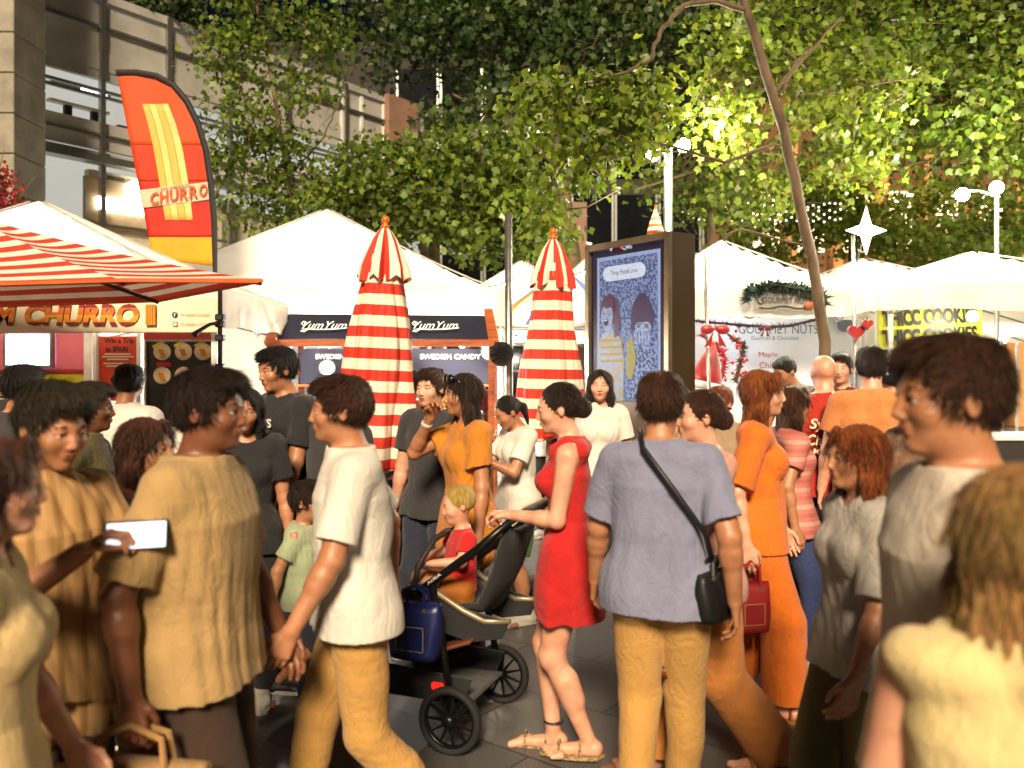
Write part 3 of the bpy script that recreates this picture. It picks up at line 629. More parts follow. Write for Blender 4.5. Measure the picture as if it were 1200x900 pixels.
# ---------------------------------------------------------------- orange feather flag
FY = 7.9
fl = thing('feather_flag', 'tall orange and red feather flag reading CHURRO above the striped canopy', 'flag', (P(252, 0, FY).x, FY, 0)); fb = fl.location
pole = [P(252, 520, FY), P(252, 320, FY), P(251, 260, FY), P(247, 215, FY), P(241, 175, FY), P(232, 145, FY), P(219, 119, FY), P(203, 100, FY), P(183, 89, FY), P(160, 85, FY), P(137, 85, FY)]
mb = MB(); mb.tube([Vector((0, 0, 0))] + [p - fb for p in pole], [.022] * 3 + [.03] * 9, 8); mb.build('pole', M('black_sleeve', '#15130f', .7), fl)
mb = MB(); mb.box((0, 0, .03), (.5, .5, .06), bev=.01); mb.build('base', dark_metal, fl)
R_ = [(137, 85), (160, 85), (183, 89), (203, 100), (219, 119), (232, 145), (241, 175), (247, 215), (250, 250), (252, 280), (253, 313)]
def redge(y):
    for (a, b) in zip(R_[1:], R_[2:]):
        if a[1] <= y <= b[1]: return a[0] + (b[0] - a[0]) * (y - a[1]) / max(b[1] - a[1], 1e-6)
    return R_[1][0] if y < 86 else R_[-1][0]
def ledge(y): return 137 + (y - 85) * (178 - 137) / (300 - 85)
def flag_piece(nm, y0, y1, mt, dy=0, slope=0, x0f=0, x1f=1, out=0, n=16, arc=0):
    v = []; f = []
    for i in range(n + 1):
        for j in range(n + 1):
            y = y0 + (y1 - y0) * i / n; y += slope * (j / n - .5); y = max(min(y, 312), 85.5)
            a, b = ledge(y), redge(y); x = a + (b - a) * (x0f + (x1f - x0f) * j / n)
            if i == n and y1 > 300: y += arc * (j / n)
            p = P(x, y, FY); p.y += .005 * math.sin((x - a) * .12 + y * .03) - out; v.append(p - fb)
    for i in range(n):
        for j in range(n): k = i * (n + 1) + j; f.append((k, k + n + 1, k + n + 2, k + 1))
    o = mesh_obj(nm, v, f, mt, fl, True); md = o.modifiers.new('s', 'SOLIDIFY'); md.thickness = .004; return o
fo = M('flag_orange', '#d8541c', .65, '#cf4a18', 3, transl=.3, bump=.3, bscale=8); fr_ = M('flag_red', '#b8200e', .65, '#c02c12', 3, transl=.3); fy = M('flag_yellow', '#d8a820', .65, '#c79a18', 3, transl=.3)
flag_piece('cloth', 85, 170, fo); flag_piece('cloth', 170, 212, M('flag_orange_red', '#cc3a14', .65, '#c43412', 3, transl=.3)); flag_piece('cloth', 212, 278, fr_); flag_piece('cloth', 278, 304, fy, arc=8)
flag_piece('white_band', 218, 239, M('flag_cream', '#dccfb0', .65, transl=.3), slope=-10, out=.012)
fch = M('churro_print_yellow', '#d8a548', .6, '#c88c30', 30, stretch=(8, 8, 1))
for k in range(4): flag_piece('churro_print', 122, 258, fch if k % 2 == 0 else M('churro_print_pale', '#e0bc6c', .6), x0f=.30 + .1 * k, x1f=.395 + .1 * k, out=.008)
for i, (ch, x) in enumerate(zip('CHURRO', (181, 192.5, 204, 215.5, 227, 238.5))):
    y = 233 - i * 1.95; text('lettering', ch, P(x, y, FY - .024) - fb, (1, 0, .17), (0, 0, 1), .078, .115, M('orange_print', '#b8450e', .6), fl, bold=.03)
text('lettering', 'MY DREAM', P(205, 219.5, FY - .024) - fb, (1, 0, .17), (0, 0, 1), .26, .028, M('brown_red_print', '#8a3a1c', .6), fl)

# ---------------------------------------------------------------- candy stall
Yk = 7.9
ks = thing('candy_stall', 'wooden gabled candy stall with navy signs reading YumYum and SWEDISH CANDY', 'stall', (P(448, 0, Yk).x, Yk, 0)); kb = ks.location
def kp(x, y, out=0): return P(x, y, Yk) - kb + Vector((0, -out, 0))
navy = M('navy_sign', '#12152c', .7, '#0e1024', 3)
def kbox(nm, x0, x1, y0, y1, mt, out=0, th=.05, par=ks):
    a, b = kp(x0, y0, out), kp(x1, y1, out); mb = MB(); mb.box((a + b) / 2, (b.x - a.x, th, a.z - b.z), bev=.004); return mb.build(nm, mt, par)
v = [kp(335, 369), kp(571, 371), kp(577, 399, .25), kp(330, 399, .25)]
mb = MB(); mb.poly(v, (0, -1, .6), .03); mb.build('roof_sign', navy, ks)
for (xt, xb) in ((332, 326), (572, 579)):
    s = 1 if xt > 400 else -1
    mb = MB(); mb.poly([kp(xt - 5, 364, .02), kp(xt + 5, 364, .02), kp(xb + 7, 404, .3), kp(xb - 5, 404, .3)], (0, -1, .6), .06); mb.build('gable_board', wood, ks)
    mb = MB(); mb.poly([kp(xt, 366), kp(xb, 404, .3), Vector((kp(xb, 404).x, .9, kp(0, 404).z)), Vector((kp(xt, 366).x, .45, kp(0, 366).z))], (1, 0, 0), .04); mb.build('gable_board', wood, ks)
kbox('beam', 324, 581, 399, 407, wood, .3, .07)
for x in (327, 577):
    mb = MB(); mb.box((kp(x, 0).x, -.27, kp(0, 407).z / 2), (.06, .06, kp(0, 407).z)); mb.build('post', wood, ks)
    mb = MB(); mb.box((kp(x, 0).x, .85, kp(0, 404).z / 2), (.06, .06, kp(0, 404).z)); mb.build('post', wood, ks)
cream_ink = M('cream_letter', '#e9e2c8', .5, emit=.3, ecol=(1, .95, .8))
rv = Vector((0, -.25, -.22)).normalized() * -1
for cx in (386, 513):
    c = kp(cx, 384, .16) + Vector((0, -.02, 0))
    text('lettering', 'YumYum', c, (1, 0, 0), rv, .40, .11, cream_ink, ks, shear=.35, depth=.02)
    u = Vector((1, 0, 0)); n_ = u.cross(rv); q = lambda a, b: c + u * a + rv * b + n_ * .024
    mb = MB(); mb.tube([q(-.17, .03), q(-.2, .05), q(-.215, .02), q(-.19, -.01), q(-.16, .01)], .005, 5); mb.tube([q(-.13, -.055), q(-.17, -.10), q(-.20, -.09), q(-.16, -.06), q(-.05, -.068), q(.1, -.062), q(.21, -.045)], .005, 5)
    mb.build('swash', cream_ink, ks)
kbox('back_board', 330, 577, 407, 452, navy, -.7, .04)
for (cx, w_) in ((386, .43), (522, .47)):
    text('lettering', 'SWEDISH CANDY', kp(cx, 417, -.66) + Vector((0, -.0, 0)), (1, 0, 0), (0, 0, 1), w_ * 1.3, .05, cream_ink, ks, bold=.03)
kbox('shelf', 330, 577, 452, 455, wood, -.6, .25); kbox('counter', 322, 582, 505, 511, wood, .15, .7); kbox('counter_front', 326, 578, 511, 640, M('counter_wood', '#4a2410', .6, '#38190a', 4, stretch=(1, 1, 8)), .35, .06)
for k, x in enumerate((374, 572, 470)):
    t = thing('spot_lamp', ['bright round work lamp under the left half of the candy stall sign', 'bright round work lamp under the right corner of the candy stall sign', 'bright work lamp behind the left striped parasol in the candy stall'][k], 'lamp', kb + kp(x, (431, 412, 436)[k], -.35), group='work lamps in the candy stall')
    mb = MB(); mb.lathe([(.02, .05), (.075, .03), (.085, -.02), (.07, -.025)], (0, 0, 0), 16, ax=(0, 1, .2)); mb.build('housing', black_pl, t)
    mb = MB(); mb.ball((0, -.03, 0), .065, 8, (1, .4, 1)); mb.build('lens', lamp_glow, t); lamp('work_light', (0, -.2, -.02), 40, (1, .93, .85), .08, t)
candy = [M('candy_' + n, c, .3, island=.3) for n, c in (('red', '#b81c1c'), ('pink', '#d86a80'), ('yellow', '#d8b020'), ('green', '#4a9a3a'), ('white', '#e0dcd4'))]
jar_glass = M('jar_glass', '#d8e4e4', .05, trans=.9, alpha=.35)
for k in range(11):
    x = 340 + k * 22; p = kb + kp(x, 505, .15)
    t = thing('candy_jar', ['jar of %s sweets on the candy counter, number %s from the left' % (('red', 'pink', 'yellow', 'green', 'white')[k % 5], ('first', 'second', 'third', 'fourth', 'fifth', 'sixth', 'seventh', 'eighth', 'ninth', 'tenth', 'eleventh')[k])][0], 'jar', p, group='sweet jars on the candy counter')
    mb = MB(); mb.lathe([(.055, 0), (.058, .02), (.058, .12), (.045, .15), (.045, .165)], (0, 0, 0), 16); mb.build('glass', jar_glass, t)
    mb = MB(); mb.lathe([(.048, .165), (.05, .17), (.05, .19), (.03, .2)], (0, 0, 0), 16); mb.build('lid', MATS['white_paint'], t)
    mb = MB(); g = random.Random(k)
    for _ in range(46): a = g.uniform(0, 6.28); r_ = g.uniform(0, .04); mb.ball((r_ * math.cos(a), r_ * math.sin(a), g.uniform(.015, .11)), .013, 4)
    o = mb.build('sweets', candy[k % 5], t); o['kind'] = 'stuff'
# white side wall between the two stalls
sw = sheet('side_wall', 'plain white canvas wall behind the long haired woman, between the stalls', 'tent wall', 262, 326, 386, 640, 8.42, white_cloth, .012)
mb = MB(); mb.box((.02, -.02, .95), (.01, .02, 1.9)); mb.build('seam', white_paint, sw)

# ---------------------------------------------------------------- closed striped parasols
def parasol(label, px, Y, ytop, ybot, rt, rb_, seed=0, lean=0):
    base = P(px, 0, Y); base.z = 0; zt_ = P(0, ytop, Y).z; zb_ = P(0, ybot, Y).z
    t = thing('closed_parasol', label, 'parasol', base, 0, 'closed striped parasols'); t.rotation_euler = (0, lean, 0)
    m1 = stripes_mat('parasol_bands', ['#c9301c', '#eadfc6'], .147, axis='Z', transl=.15); m2 = stripes_mat('parasol_cap_bands', ['#c9301c', '#eadfc6'], 1, angular=7, transl=.15)
    H_ = zt_ - zb_; n = 120; prof = []
    for k in range(49):
        s = k / 48; r = rb_ * (1 - s) ** .9 + rt * s ** .8 + .008 * math.sin(11 * s + seed)
        prof.append((r, zb_ + (H_ - .22) * s))
    def fn(a, z):
        q = (zt_ - z) / H_; ph = .5 * math.sin(z * 1.9 + seed) + .25 * math.sin(z * 5 + seed * 2)
        return 1 + (.10 + .20 * q) * (abs(math.sin(3.5 * a + ph)) ** .7 - .62) + .05 * math.sin(5 * a + seed + z * 2) + .03 * math.sin(13 * a + 2 + z * 2.7) + .015 * math.sin(29 * a - z * 5)
    mb = MB(); mb.lathe(prof, (0, 0, 0), n, fn=fn); v_ = mb.v          # the hem hangs unevenly
    for p in v_:
        if p.z < zb_ + .25: a = math.atan2(p.y, p.x); p.z += (.035 * math.sin(3 * a + seed) + .02 * math.sin(7 * a)) * (1 - (p.z - zb_) / .25)
    mb.build('folded_cloth', m1, t, True)
    mb = MB(); zz = zt_ - .42; mb.lathe([(rt * 1.75, zz + .0), (rt * 1.7, zz + .05)], (0, 0, 0), n, fn=lambda a, z: fn(a, z) * .98); mb.f = mb.f[:-2]
    prof = [(rt * 1.55, zt_ - .36), (rt * 1.42, zt_ - .30), (rt * 1.12, zt_ - .20), (rt * .80, zt_ - .11), (rt * .45, zt_ - .05), (.018, zt_ - .02)]
    mb = MB(); mb.lathe(prof, (0, 0, 0), n, fn=lambda a, z: 1 + (.16 * math.sin(7 * a + seed) + .07 * math.sin(15 * a)) * min(1, (zt_ - z) * 3.2)); mb.f = mb.f[:-2]
    for p in mb.v:
        if p.z < zt_ - .33: p.z -= .05 * abs(math.sin(3.5 * math.atan2(p.y, p.x)))
    mb.build('vent_cap', m2, t, True)
    mb = MB(); mb.lathe([(.03, 0), (.032, .02), (.015, .03), (.026, .045), (.03, .06), (.022, .08), (.004, .09)], (0, 0, zt_ - .03), 14); mb.build('finial', M('orange_finial', '#c8641a', .35), t, True)
    mb = MB(); mb.tube([(0, 0, 0), (0, 0, zt_ - .1)], .024, 12); mb.build('pole', M('parasol_pole', '#a8987a', .4), t, True)
    mb = MB(); mb.lathe([(.28, 0), (.29, .02), (.27, .06), (.08, .09), (.045, .11), (.045, .28), (.03, .29)], (0, 0, 0), 28); mb.build('base', dark_metal, t, True)
    mb = MB()
    for k in range(8):
        a = k * math.pi / 4; mb.tube([(.02 * math.cos(a), .02 * math.sin(a), zb_ + .45), (rb_ * .8 * math.cos(a), rb_ * .8 * math.sin(a), zb_ - .02)], .008, 5)
    mb.build('ribs', MATS['parasol_pole'], t)
    return t
parasol('closed red and white striped parasol in front of the candy stall', 431, 5.9, 262, 540, .105, .295, 1, .045)
parasol('closed red and white striped parasol left of the advertising screen', 640, 6.5, 276, 508, .10, .255, 4, .02)
cone = thing('striped_cone', 'small orange and white striped lantern cone above the screen', 'lantern', P(768, 275, 9.2)); mb = MB()
mb.lathe([(.10, -.03), (.085, .05), (.055, .15), (.012, .27)], (0, 0, 0), 18); mb.build('shade', stripes_mat('cone_bands', ['#d8641a', '#f0e0c0'], .075, transl=.2), cone, True)
mb = MB(); mb.tube([(0, 0, .26), (0, 0, .32)], .01, 6); mb.build('finial', MATS['orange_finial'], cone)
mb = MB(); mb.tube([(0, 0, -P(768, 275, 9.2).z), (0, 0, -.02)], .02, 8); mb.build('post', dark_metal, cone)

# ---------------------------------------------------------------- advertising screen
KA, KB = Vector((.090 * 7.9, 7.9, 0)), Vector((.187 * 7.0, 7.0, 0))
ku = (KB - KA).normalized(); kn = Vector((ku.y, -ku.x, 0)).normalized(); kw = (KB - KA).length; kd = .27; kz = P(0, 271, 7.0).z
sc = thing('advertising_screen', 'tall double sided advertising screen in a bronze case behind the crowd', 'screen', (KA + KB) / 2)
Rk = Matrix((ku, -kn, Vector((0, 0, 1)))).transposed()
bronze = M('bronze_case', '#4a3a24', .35, '#3a2d1a', 1, metal=.5, stretch=(1, 1, .2)); trim = M('light_bronze_trim', '#8a7c66', .3, metal=.7)
mb = MB(); mb.box(kn * (-kd / 2), (kw, kd, kz), R=Rk); mb.v = [v + Vector((0, 0, kz / 2)) for v in mb.v]; mb.build('case', bronze, sc)
mb = MB()
for s in (-1, 1): mb.box(ku * (s * (kw / 2 - .02)) + kn * .02 + Vector((0, 0, kz / 2)), (.05, .045, kz), R=Rk)
mb.box(kn * .02 + Vector((0, 0, kz - .03)), (kw - .1, .04, .06), R=Rk); mb.build('frame', trim, sc)
def kscr(u, v): return ku * (u * kw) + Vector((0, 0, v))      # u -.5..0.5 across, v metres high
def kpt(px, py):                       # a point of the picture carried onto the glass
    k = (px - 600) / F; o_ = (KA + KB) / 2; t = (k * o_.y - o_.x) / (ku.x - k * ku.y); Y = (o_ + ku * t).y
    return ku * t + Vector((0, 0, CH - (py - HZ) * Y / F))
def kpoly(nm, pts, mt, out): mb = MB(); mb.poly([kpt(*p) + kn * out for p in pts], kn, .002); return mb.build(nm, mt, sc)
def E(name, col, e, col2=None, scale=40):
    m = M(name, col, .6, col2, scale, emit=0); b = m.node_tree.nodes['Principled BSDF']; r = [n for n in m.node_tree.nodes if n.type == 'VALTORGB'][0]
    m.node_tree.links.new(r.outputs[0], b.inputs['Emission Color']); b.inputs['Emission Strength'].default_value = e * 1.15
    if b.inputs['Base Color'].links: m.node_tree.links.remove(b.inputs['Base Color'].links[0])
    b.inputs['Specular IOR Level'].default_value = .15; b.inputs['Base Color'].default_value = (.01, .01, .012, 1)
    if col2: r.color_ramp.elements[0].position = .47; r.color_ramp.elements[1].position = .53
    return m
kpoly('screen', [(694, 296), (784, 277), (784, 470), (694, 470)], E('screen_purple', '#3a102c', 0.186, '#1a1436', 4), .006)
kpoly('border', [(701, 303), (775, 291), (775, 470), (701, 470)], E('screen_pale', '#a8b8e0', 0.341), .010)
kpoly('picture', [(704, 307), (772, 296), (772, 470), (704, 470)], E('screen_speckle', '#8c9cc4', 0.310, '#3c4c7c', 42), .014)
v = []
for k in range(24):
    a = 2 * math.pi * k / 24; cx_, cy_ = (716, 321.5) if math.cos(a) < 0 else (751, 316); v.append((cx_ + 7.5 * math.cos(a), cy_ + 9 * math.sin(a)))
kpoly('speech_pill', v, E('screen_white', '#dfe4f5', 0.372), .018)
text('lettering', 'Things People Love.', kpt(733.5, 319) + kn * .022, ku, (0, 0, 1), .36, .055, E('screen_ink', '#1c1c2c', 0.062), sc, depth=0)
text('lettering', 'QMS', kpt(737, 290) + kn * .02, ku, (0, 0, 1), .13, .045, MATS['screen_white'], sc, depth=0, bold=.02); kpoly('red_dot', [(731 + 1.5 * math.cos(a), 290 + 2 * math.sin(a)) for a in (0, 1, 2, 3, 4, 5)], E('screen_red', '#d83040', 0.620), .03)
kpoly('heart_mark', [(716, 291), (718, 290), (720, 291), (718, 295)], MATS['screen_white'], .02)
hair_p = E('screen_hair', '#5a3548', 0.372); hood = E('screen_hood', '#4a2a58', 0.310, '#3a2048', 60); skin_w = E('screen_skin', '#b0b8d4', 0.310, '#8c98c0', 30); dk = E('screen_dark', '#1a1620', 0.124); jum = E('screen_jumper', '#b0b8cc', 0.310, '#c0a870', 14); blu = E('screen_blue', '#2c3c7c', 0.310, '#98a8d4', 42); yel = E('screen_yellow', '#b8a848', 0.310)
ell = lambda cx, cy, rx, ry, n=20: [(cx + rx * math.cos(2 * math.pi * k / n), cy + ry * math.sin(2 * math.pi * k / n)) for k in range(n)]
kpoly('figure_jumper', [(704, 402), (708, 391), (714, 388), (722, 389), (729, 397), (733, 420), (732, 470), (704, 470)], jum, .018)
kpoly('figure_neck', [(711, 382), (720, 382), (721, 392), (712, 392)], skin_w, .020)
kpoly('figure_hair', [(705, 372), (706, 358), (710, 348), (717, 344), (724, 349), (728, 360), (729, 378), (726, 394), (722, 396), (722, 380), (708, 378)], hair_p, .022)
kpoly('figure_face', ell(714, 371, 7, 15), skin_w, .026); kpoly('figure_fringe', [(707, 366), (709, 353), (716, 349), (722, 353), (722, 368), (719, 360), (714, 362), (710, 359)], hair_p, .030)
kpoly('figure_mouth', ell(713, 378, 2.6, 4.2), dk, .030); kpoly('figure_teeth', ell(713, 375.6, 1.8, .9, 10), MATS['screen_white'], .034)
for x in (711, 717): kpoly('figure_eye', ell(x, 368, 1.3, .5, 8), dk, .030)
for y in (398, 406, 414, 422): kpoly('jumper_stripe', [(706, y), (731, y - 1), (732, y + 2), (706, y + 3)], E('screen_ochre', '#c0a050', 0.310), .022)
kpoly('figure_jacket', [(738, 404), (743, 394), (768, 392), (772, 400), (772, 470), (738, 470)], blu, .018); kpoly('figure_sleeve', [(737, 402), (743, 394), (748, 420), (743, 445), (736, 440)], yel, .022)
kpoly('figure_face', ell(756, 384, 9.5, 11), skin_w, .022)
kpoly('figure_hood', [(742, 386), (742, 368), (745, 355), (751, 345), (757, 343), (763, 349), (767, 360), (769, 376), (768, 388), (765, 380), (762, 377), (750, 378), (746, 381), (744, 390)], hood, .026)
for x in (751.5, 760.5): kpoly('figure_eye', ell(x, 383, 1.7, 1.0, 10), dk, .030); kpoly('figure_brow', [(x - 2.5, 380.2), (x + 2.5, 379.6), (x + 2.5, 380.6), (x - 2.5, 381.2)], dk, .030)
kpoly('figure_hands', [(746, 391), (752, 388), (758, 389), (765, 388), (767, 398), (764, 412), (752, 414), (746, 404)], blu, .034)
for k in range(5): kpoly('figure_finger', [(748 + 3.6 * k, 389), (750.4 + 3.6 * k, 388.5), (751 + 3.6 * k, 404), (748.6 + 3.6 * k, 404)], skin_w, .038)

# ---------------------------------------------------------------- lamp posts
def post(name, label, px, Y, ytop, r, heads=(), power=0, extra=None, ybase=None, group=None, lean=0):
    b = P(px, 0, Y); b.z = 0; t = thing(name, label, 'lamp post' if heads else 'pole', b, group=group); zt_ = P(0, ytop, Y).z
    mb = MB(); mb.tube([(0, 0, 0), (lean, 0, zt_)], r, 12); mb.lathe([(r * 2.4, 0), (r * 2.4, .02), (r * 1.3, .06)], (0, 0, 0), 16); mb.build('pole', steel, t, True)
    for (hx, hy) in heads:
        p = P(hx, hy, Y - .1) - b
        mb = MB(); mb.ball(p, .075, 10); h = mb.build('lamp_globe', lamp_glow, t, True)
        q = Vector((0, 0, min(p.z + .0, zt_ - .02)))
        mb = MB(); mb.tube([q, (q + p) / 2 + Vector((0, 0, .05)), p + Vector((0, .02, .05))], .014, 6); mb.lathe([(.02, .07), (.06, .05), (.062, .03)], p, 12); mb.build('bracket', steel, t)
        lamp('street_light', p + Vector((math.copysign(.22, p.x) if abs(p.x) > .01 else -.2, -.38, .02)), power, (1, .90, .68), .12, t)
    return t
post('lamp_post', 'steel lamp post with two bright globes standing behind the screen', 783, 9.6, 176, .05, [(765, 181), (801, 170)], 105)
t = post('lamp_post', 'thin lamp post with two bright globes at the far right', 1168, 9.8, 212, .026, [(1128, 228), (1168, 220)], 150)
t = post('fan_post', 'grey pole with small black fan between the candy stall and the parasol', 596, 7.3, 250, .032)
mb = MB(); b = t.location; c = P(588, 415, 7.15) - b
for k in range(5): mb.lathe([(.105 - .02 * k - .004, 0), (.105 - .02 * k, 0), (.105 - .02 * k, .006), (.105 - .02 * k - .004, .006)], c + Vector((0, -.02, 0)), 20, ax=(-.3, -1, 0))
for k in range(10): a = k * math.pi / 5; mb.tube([c + Vector((0, -.02, 0)), c + Vector((.1 * math.cos(a), -.02, .1 * math.sin(a)))], .004, 4)
mb.build('fan_cage', black_pl, t); mb = MB()
for k in range(4):
    a = k * math.pi / 2 + .4; d1 = Vector((math.cos(a), .2, math.sin(a))); d2 = Vector((math.cos(a + .8), -.2, math.sin(a + .8))); mb.poly([c, c + d1 * .085, c + (d1 + d2) * .05, c + d2 * .08], (0, 1, 0), .004)
mb.build('fan_blades', black_pl, t); mb = MB(); mb.tube([c, c + Vector((.04, .12, -.03))], .03, 8); mb.build('motor', black_pl, t)
post('pole', 'slim leaning pole carrying the big red bow at the nut stall', 838, 8.5, 298, .018, lean=-.11)
sp = post('pole', 'thin pole that holds the glowing white star', 1006, 8.3, 276, .016, lean=-.055)
# star
stt = thing('white_star', 'large glowing four pointed white star on a thin pole', 'star', P(1015, 270, 8.2)); mb = MB(); v = []
for k in range(8):
    a = math.pi / 2 + k * math.pi / 4; rr = (.235 if k % 4 == 0 else .2) if k % 2 == 0 else .075; v.append((rr * math.cos(a), 0, rr * math.sin(a)))
f = []; vv = v + [(0, -.06, 0), (0, .06, 0)]
for k in range(8): f += [(k, (k + 1) % 8, 8), ((k + 1) % 8, k, 9)]
mesh_obj('shade', vv, f, star_glow, stt); mb = MB(); mb.tube([(-.07, .05, -.3), (0, .03, 0)], .008, 5); mb.build('holder', dark_metal, stt); lamp('star_light', (0, -.25, 0), 25, (1, .96, .88), .1, stt)
# festoon lights along the tent edge
def festoon(label, pts, n, sag=.06, Y=10.2):
    b = P(*pts[0], Y); t = thing('festoon_lights', label, 'string lights', b, group='festoon light strings'); ps = []
    for (a, c) in zip(pts, pts[1:]):
        for k in range(n): s = k / n; p = P(a[0] + (c[0] - a[0]) * s, a[1] + (c[1] - a[1]) * s, Y) - b; p.z -= sag * math.sin(math.pi * s); ps.append(p)
    mb = MB(); mb.tube(ps, .007, 5); mb.build('cable', black_pl, t); 
    for p in ps[::2]: mb = MB(); mb.ball(p + Vector((0, 0, -.03)), .02, 6); mb.build('bulb', bulb_glow, t)
festoon('warm bulbs strung along the tent edge left of the right parasol', [(566, 336), (612, 316)], 14)
festoon('warm bulbs strung from the right parasol towards the screen', [(664, 322), (694, 306)], 12)
festoon('warm bulbs strung in front of the trees right of the leaning trunk', [(968, 330), (1010, 338), (1075, 322)], 12, Y=14.6)
# yellow and blue market umbrella
yb = thing('market_umbrella', 'blue yellow and white market umbrella behind the right striped parasol', 'umbrella', (P(662, 0, 9.3).x, 9.3, 0)); zt_ = P(0, 318, 9.3).z; ze_ = P(0, 384, 9.3).z
mb = MB(); mb.lathe([(.82, ze_), (.8, ze_ + .02), (.55, ze_ + .26), (.28, ze_ + .46), (.03, zt_)], (0, 0, 0), 48, fn=lambda a, z: 1 + .02 * math.cos(8 * a)); mb.build('canopy', stripes_mat('blue_yellow_bands', ['#e9e6dc', '#d9a82a', '#4a68b0', '#e9e6dc'], 1, angular=6, transl=.35, offset=.2), yb, True)
mb = MB(); mb.tube([(0, 0, 0), (0, 0, zt_)], .02, 8); mb.build('pole', white_paint, yb)

# ---------------------------------------------------------------- nut stall
Yn = 9.9
ns = thing('nut_stall', 'white lit nut stall with banners, counter and red lettering', 'stall', (P(905, 0, Yn).x, Yn, 0)); nb = ns.location
lit_white = M('lit_white_banner', '#dfe3ea', .5, '#cfd4de', 2, transl=.2)
def nbox(nm, x0, x1, y0, y1, mt, out=0, th=.02, par=ns, Y=Yn, base=nb):
    a, b = P(x0, y0, Y - out), P(x1, y1, Y - out); mb = MB(); mb.box((a + b) / 2 - base, (b.x - a.x, th, a.z - b.z), bev=.003); return mb.build(nm, mt, par)
nbox('back_banner', 812, 960, 372, 500, lit_white); nbox('side_banner', 962, 1028, 368, 500, lit_white, -.1)
blue_ink = M('grey_blue_print', '#5a6478', .6); red_ink = M('red_print', '#b02820', .6)
def ntxt(s, x, y, w_, h, mt, **k): text('lettering', s, P(x, y, Yn - .03) - nb, (1, 0, 0), (0, 0, 1), w_, h, mt, ns, **k)
ntxt('GOURMET NUTS', 912, 386, .92, .10, blue_ink); ntxt('Gourmet & Chocolate', 908, 396, .55, .045, blue_ink); ntxt('Maple', 900, 416, .22, .07, red_ink); ntxt('Chilli', 900, 428, .2, .07, red_ink); ntxt('Salted', 901, 440, .2, .06, red_ink)
mb = MB(); mb.lathe([(.06, 0), (.09, 0), (.09, .006), (.06, .006)], P(990, 380, Yn + .05) - nb, 20, ax=(0, -1, 0)); mb.build('round_emblem', blue_ink, ns)
nbox('counter', 812, 960, 478, 484, white_paint, .6, .5); nbox('counter_cloth', 812, 960, 484, 600, white_cloth, .85, .02)
nbox('crate', 895, 905, 452, 478, wood, .6, .15); nbox('crate', 907, 915, 455, 478, wood, .6, .15); nbox('tin', 917, 924, 456, 478, M('red_tin', '#a82818', .4), .6, .12)
gs = thing('nut_sign', 'grey gabled sign reading GOURMET NUTS under a green garland', 'sign', P(918, 350, 8.93)); gb = gs.location
mb = MB(); mb.poly([P(884, 362, 8.93) - gb, P(884, 340, 8.93) - gb, P(902, 333, 8.93) - gb, P(950, 337, 8.93) - gb, P(956, 364, 8.93) - gb], (0, -1, 0), .02); mb.build('board', M('sign_grey', '#8c8878', .6), gs)
text('lettering', 'GOURMET NUTS', P(922, 352, 8.91) - gb, (1, 0, -.03), (0, 0, 1), .5, .06, M('dark_print', '#2a2a26', .6), gs, depth=.004); text('lettering', 'G', P(891, 350, 8.91) - gb, (1, 0, 0), (0, 0, 1), .07, .12, MATS['dark_print'], gs)
mb = MB(); mb.tube([P(890 + k * 6, 360 + 1.5 * math.sin(k), 8.91) - gb for k in range(11)], .005, 5); mb.build('underline', MATS['dark_print'], gs)
mb = MB(); mb.ball(P(948, 358, 8.9) - gb, .05, 8, (1, .4, 1)); mb.build('nut_emblem', wood, gs)
needle = M('garland_green', '#10301a', .7, '#0a2012', 5, island=.4)
def garland(label, pts, Y, r, mt, n=260, name='garland', cat='garland', berries=None):
    b = P(*pts[0], Y); t = thing(name, label, cat, b, group='festive garlands'); ps = [P(x, y, Y) - b for x, y in pts]; g = random.Random(len(label)); mb = MB(); core = MB(); core.tube(ps, r * .25, 6); core.build('core', mt, t)
    for _ in range(n):
        k = g.randrange(len(ps) - 1); p = ps[k].lerp(ps[k + 1], g.random()); d = Vector((g.gauss(0, 1), g.gauss(0, 1), g.gauss(0, 1))).normalized() * r * g.uniform(.5, 1.2); w_ = Vector((g.gauss(0, 1), g.gauss(0, 1), g.gauss(0, 1))).normalized() * r * .16
        mb.add([p - w_, p + w_, p + d], [(0, 1, 2)])
    o = mb.build('needles', mt, t); o['kind'] = 'stuff'
    if berries:
        mb = MB()
        for _ in range(berries): k = g.randrange(len(ps) - 1); p = ps[k].lerp(ps[k + 1], g.random()); mb.ball(p + Vector((g.uniform(-r, r), -r * .8, g.uniform(-r, r))), .018, 5)
        o = mb.build('berries', M('red_berry', '#b01810', .3), t); o['kind'] = 'stuff'
    return t
garland('dark green fir garland along the top of the nut sign', [(876, 352), (878, 340), (892, 336), (910, 333), (930, 337), (950, 340), (964, 346), (968, 356)], 8.85, .11, needle, 620)
tin = M('purple_tinsel', '#3a2038', .4, '#281428', 4, island=.4)
garland('dark tinsel garland sagging across the white nut banner', [(815, 376), (845, 379), (870, 381), (900, 383), (925, 382), (958, 374)], 9.6, .06, tin, 380)
garland('red and white festive garland hanging left of the nut banner', [(822, 392), (838, 402), (850, 420), (846, 440), (838, 465)], 9.2, .09, red_leaf, 200, berries=14)
garland('brown twig garland with red berries beside the nut counter', [(856, 395), (872, 405), (868, 425), (862, 448)], 9.3, .08, M('twig_brown', '#4a3020', .7), 260, berries=14)
redc = M('red_satin', '#98100a', .4, '#780806', 4, sheen=.4)
